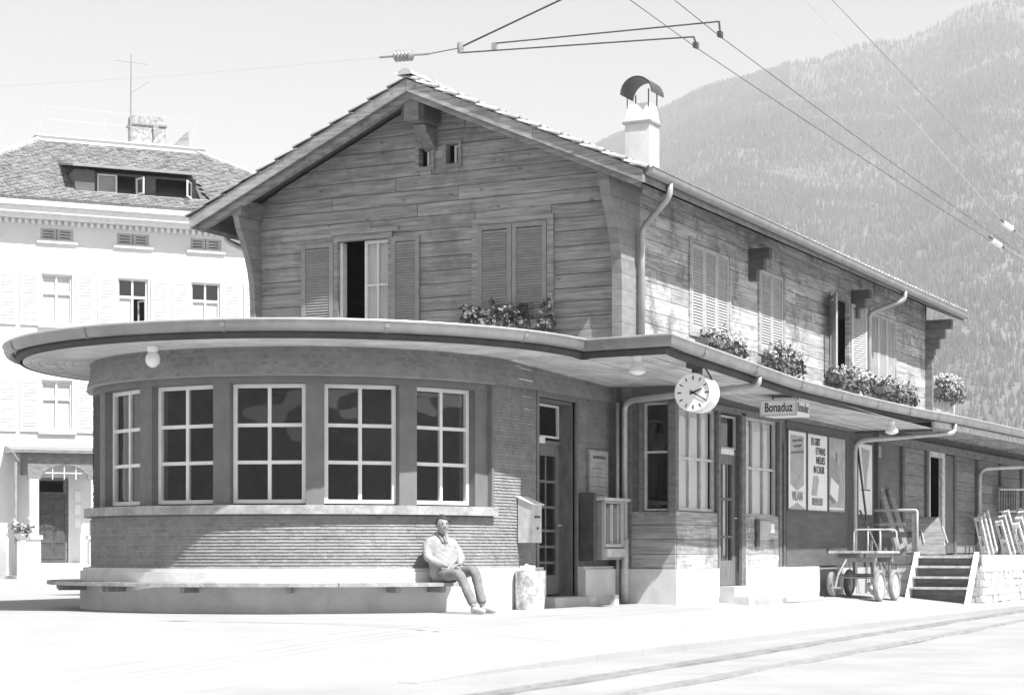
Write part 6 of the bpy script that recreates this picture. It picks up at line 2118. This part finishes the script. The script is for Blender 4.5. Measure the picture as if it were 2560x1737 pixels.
# jacket
J = Blob()
J.loft([(.01, 0, .40, .13, .165), (.0, 0, .47, .155, .185), (-.02, 0, .58, .145, .175), (-.045, 0, .72, .14, .185), (-.05, 0, .83, .13, .195), (-.05, 0, .91, .105, .175), (-.045, 0, .965, .075, .11), (-.035, 0, 1.0, .066, .075)])
for sy_ in (-1, 1):
    J.limb([((-.05, sy_ * .10, .90), .075), ((-.055, sy_ * .165, .885), .075), ((-.03, sy_ * .22, .79), .068), ((.015, sy_ * .252, .69), .062), ((.08, sy_ * .215, .648), .056), ((.15, sy_ * .155, .615 + .01 * sy_), .052), ((.215, sy_ * .10, .592 + .012 * sy_), .044)])
v, f = unify(J.V, J.F, .011, 3)
m = MB(); m.add([pw(q) for q in crease(v, .018, 15, 2)], f); m.build('jacket', 'jacket', man, smooth='all')
Ck = Blob()
for sy_ in (-1, 1):
    Ck.limb([((-.07, sy_ * .055, 1.0), .02), ((.0, sy_ * .07, .99), .018), ((.055, sy_ * .05, .945), .02), ((.082, sy_ * .028, .87), .014)])
m = MB(); m.add([pw(q) for q in Ck.V], Ck.F); m.build('collar', 'jacket', man, smooth='all')
m = MB(); m.prism([pw((.062, -.034, .965)), pw((.062, .034, .965)), pw((.098, .0, .85))], tuple(PF * .012)); m.build('shirt', 'trousers', man)
# trousers
T = Blob()
T.loft([(.02, 0, .365, .12, .15), (.0, 0, .42, .15, .175), (-.01, 0, .50, .135, .165)])
T.limb([((.04, -.09, .445), .10), ((.28, -.085, .462), .088), ((.51, -.07, .475), .075), ((.585, -.06, .38), .068), ((.70, -.045, .22), .064), ((.80, -.03, .085), .066)])
T.limb([((.04, .09, .445), .10), ((.26, .135, .49), .088), ((.48, .17, .53), .075), ((.515, .182, .42), .068), ((.56, .20, .24), .064), ((.60, .22, .085), .066)])
v, f = unify(T.V, T.F, .011, 3)
m = MB(); m.add([pw(q) for q in crease(v, .011, 11, 7)], f); m.build('trousers', 'trousers', man, smooth='all')
# shoes
gz_ = fz(3.7, -2.0)
for (a, l_, tw) in ((.80, -.03, .05), (.60, .22, .08)):
    SB = Blob(); SB.limb([((a - .06, l_, gz_ + .045), .044), ((a + .03, l_ + tw * .3, gz_ + .045), .044), ((a + .12, l_ + tw * .7, gz_ + .04), .043), ((a + .19, l_ + tw, gz_ + .034), .032)]); SB.limb([((a - .02, l_, gz_ + .05), .046), ((a - .01, l_, gz_ + .12), .042)])
    v, f = unify(SB.V, SB.F, .009, 2)
    m = MB(); m.add([pw((q[0], q[1], max(q[2], gz_ + .004))) for q in v], f); m.build('shoe', 'shoe', man, smooth='all')

# ================================================================== OVERHEAD LINE
ov = empty('registration_arm', (5.9, -6.45, 5.75)); tag(ov, 'pair of tubular arms holding the two contact wires above the track', 'overhead arm')
P0 = Vector((5.90, -6.45, 5.75))
m = MB(); m.tube([P0 + Vector((.02, 0, -.05)), (8.38, -6.45, 5.56)], .0075, 6); m.tube([(8.38, -6.45, 5.56), (8.40, -6.45, 5.50)], .01, 6); m.build('arm', 'iron', ov)
m = MB(); m.tube([P0 + Vector((.35, 0, .0)), (8.62, -6.42, 5.68)], .0075, 6); m.tube([(8.62, -6.42, 5.68), (8.63, -6.42, 5.58)], .01, 6); m.build('arm', 'iron', ov)
m = MB(); m.tube([P0 + Vector((-.02, 0, 0)), (11.5, -6.45, 7.42)], .010, 6); m.build('stay', 'iron', ov)
m = MB(); m.lathe([(.03, -.05), (.035, 0), (.03, .05)], P0, 8); m.box(P0 + Vector((.38, 0, -.03)), (.05, .03, .07)); m.build('clevis', 'iron_grey', ov)
for c in ((8.40, -6.45, 5.48), (8.63, -6.42, 5.56)):
    m = MB(); m.box(c, (.04, .06, .05)); m.tube([(c[0], c[1] - .05, c[2] - .02), (c[0], c[1] + .05, c[2] - .02)], .01, 5); m.build('clip', 'iron', ov)
ins = empty('strain_insulator', (5.25, -6.45, 5.74)); tag(ins, 'ribbed porcelain insulator in the span wire above the roof ridge', 'insulator')
a, b = Vector((5.02, -6.45, 5.762)), Vector((5.50, -6.45, 5.735))
d = (b - a).normalized(); rot = d.to_track_quat('Z', 'Y').to_matrix()
m = MB()
pr = [(.01, .10)]
for i in range(5):
    z = .13 + .042 * i
    pr += [(.028, z), (.06, z + .012), (.058, z + .02), (.028, z + .026)]
pr += [(.01, .36)]
m.lathe(pr, a, 14, rot=rot); m.build('body', 'porcelain', ins, smooth='all')
m = MB(); m.tube([a - d * .05, a + d * .12], .012, 6); m.tube([b - d * .12, b + d * .04], .012, 6); m.build('clevis', 'iron_grey', ins)
def wire(label, pts, r=.005, mat='iron', name='overhead_wire'):
    m = MB(); m.tube(pts, r, 5); o = m.build(name, mat); tag(o, label, 'wire', 'overhead line wires'); return o
wire('thin span wire running left from the insulator across the sky', [a - d * .05, (2.5, -6.45, 5.86), (-.05, -6.45, 6.02), (-6, -6.45, 6.5)], .0022, 'iron_pale')
wire('short span wire between insulator and arm bracket', [b + d * .04, P0], .005)
def sag(p, q, s, n=14):
    p, q = Vector(p), Vector(q)
    return [p.lerp(q, i / n) - Vector((0, 0, 4 * s * (i / n) * (1 - i / n))) for i in range(n + 1)]
wire('lower contact wire above the near edge of the track', [(8.62, -12.5, 5.49), (8.40, -6.45, 5.46)] + sag((8.40, -6.45, 5.46), (8.35, 9.0, 5.38), .03)[1:] + [(8.3, 45, 5.3)], .004)
wire('upper contact wire clipped to the longer arm', [(8.9, -12.5, 5.60), (8.63, -6.42, 5.54)] + sag((8.63, -6.42, 5.54), (8.42, 8.2, 5.42), .03)[1:] + [(7.7, 45, 5.3)], .004)
wire('catenary wire high above the track at the right', [(9.3, -12.5, 6.9), (8.9, -4, 6.5), (8.5, 6, 6.3), (8.4, 20, 6.35), (8.2, 45, 6.8)], .005, 'iron_grey')
wire('second catenary wire crossing above the mountain', [(8.8, -12.5, 7.1), (8.72, -3, 6.32), (8.55, 5.6, 5.63), (8.5, 22, 5.5), (8.5, 45, 5.42)], .004, 'iron_pale')
for y_, lab in ((4.0, 'thin dropper wire between catenary and contact wire, nearer one'), (9.0, 'thin dropper wire between catenary and contact wire, farther one')):
    wire(lab, [(8.45, y_, 6.32), (8.4, y_, 5.42)], .003, 'iron_grey', 'dropper_wire')
for (c, lab) in (((8.38, 5.6, 5.38), 'pale section insulator on the contact wire at the right edge'), ((8.55, 5.6, 5.62), 'pale section insulator on the catenary at the right edge')):
    o = empty('section_insulator', c); tag(o, lab, 'insulator', 'section insulators')
    m = MB()
    for i in range(4): m.lathe([(.02, -.05), (.045, -.02), (.045, .02), (.02, .05)], (c[0], c[1] + .14 * i, c[2]), 8, 'y')
    m.build('rod', 'lamp_white', o)
    m = MB(); m.tube([(c[0], c[1] - .25, c[2] + .03), (c[0], c[1] + .7, c[2])], .014, 6); m.build('clamp', 'iron', o)
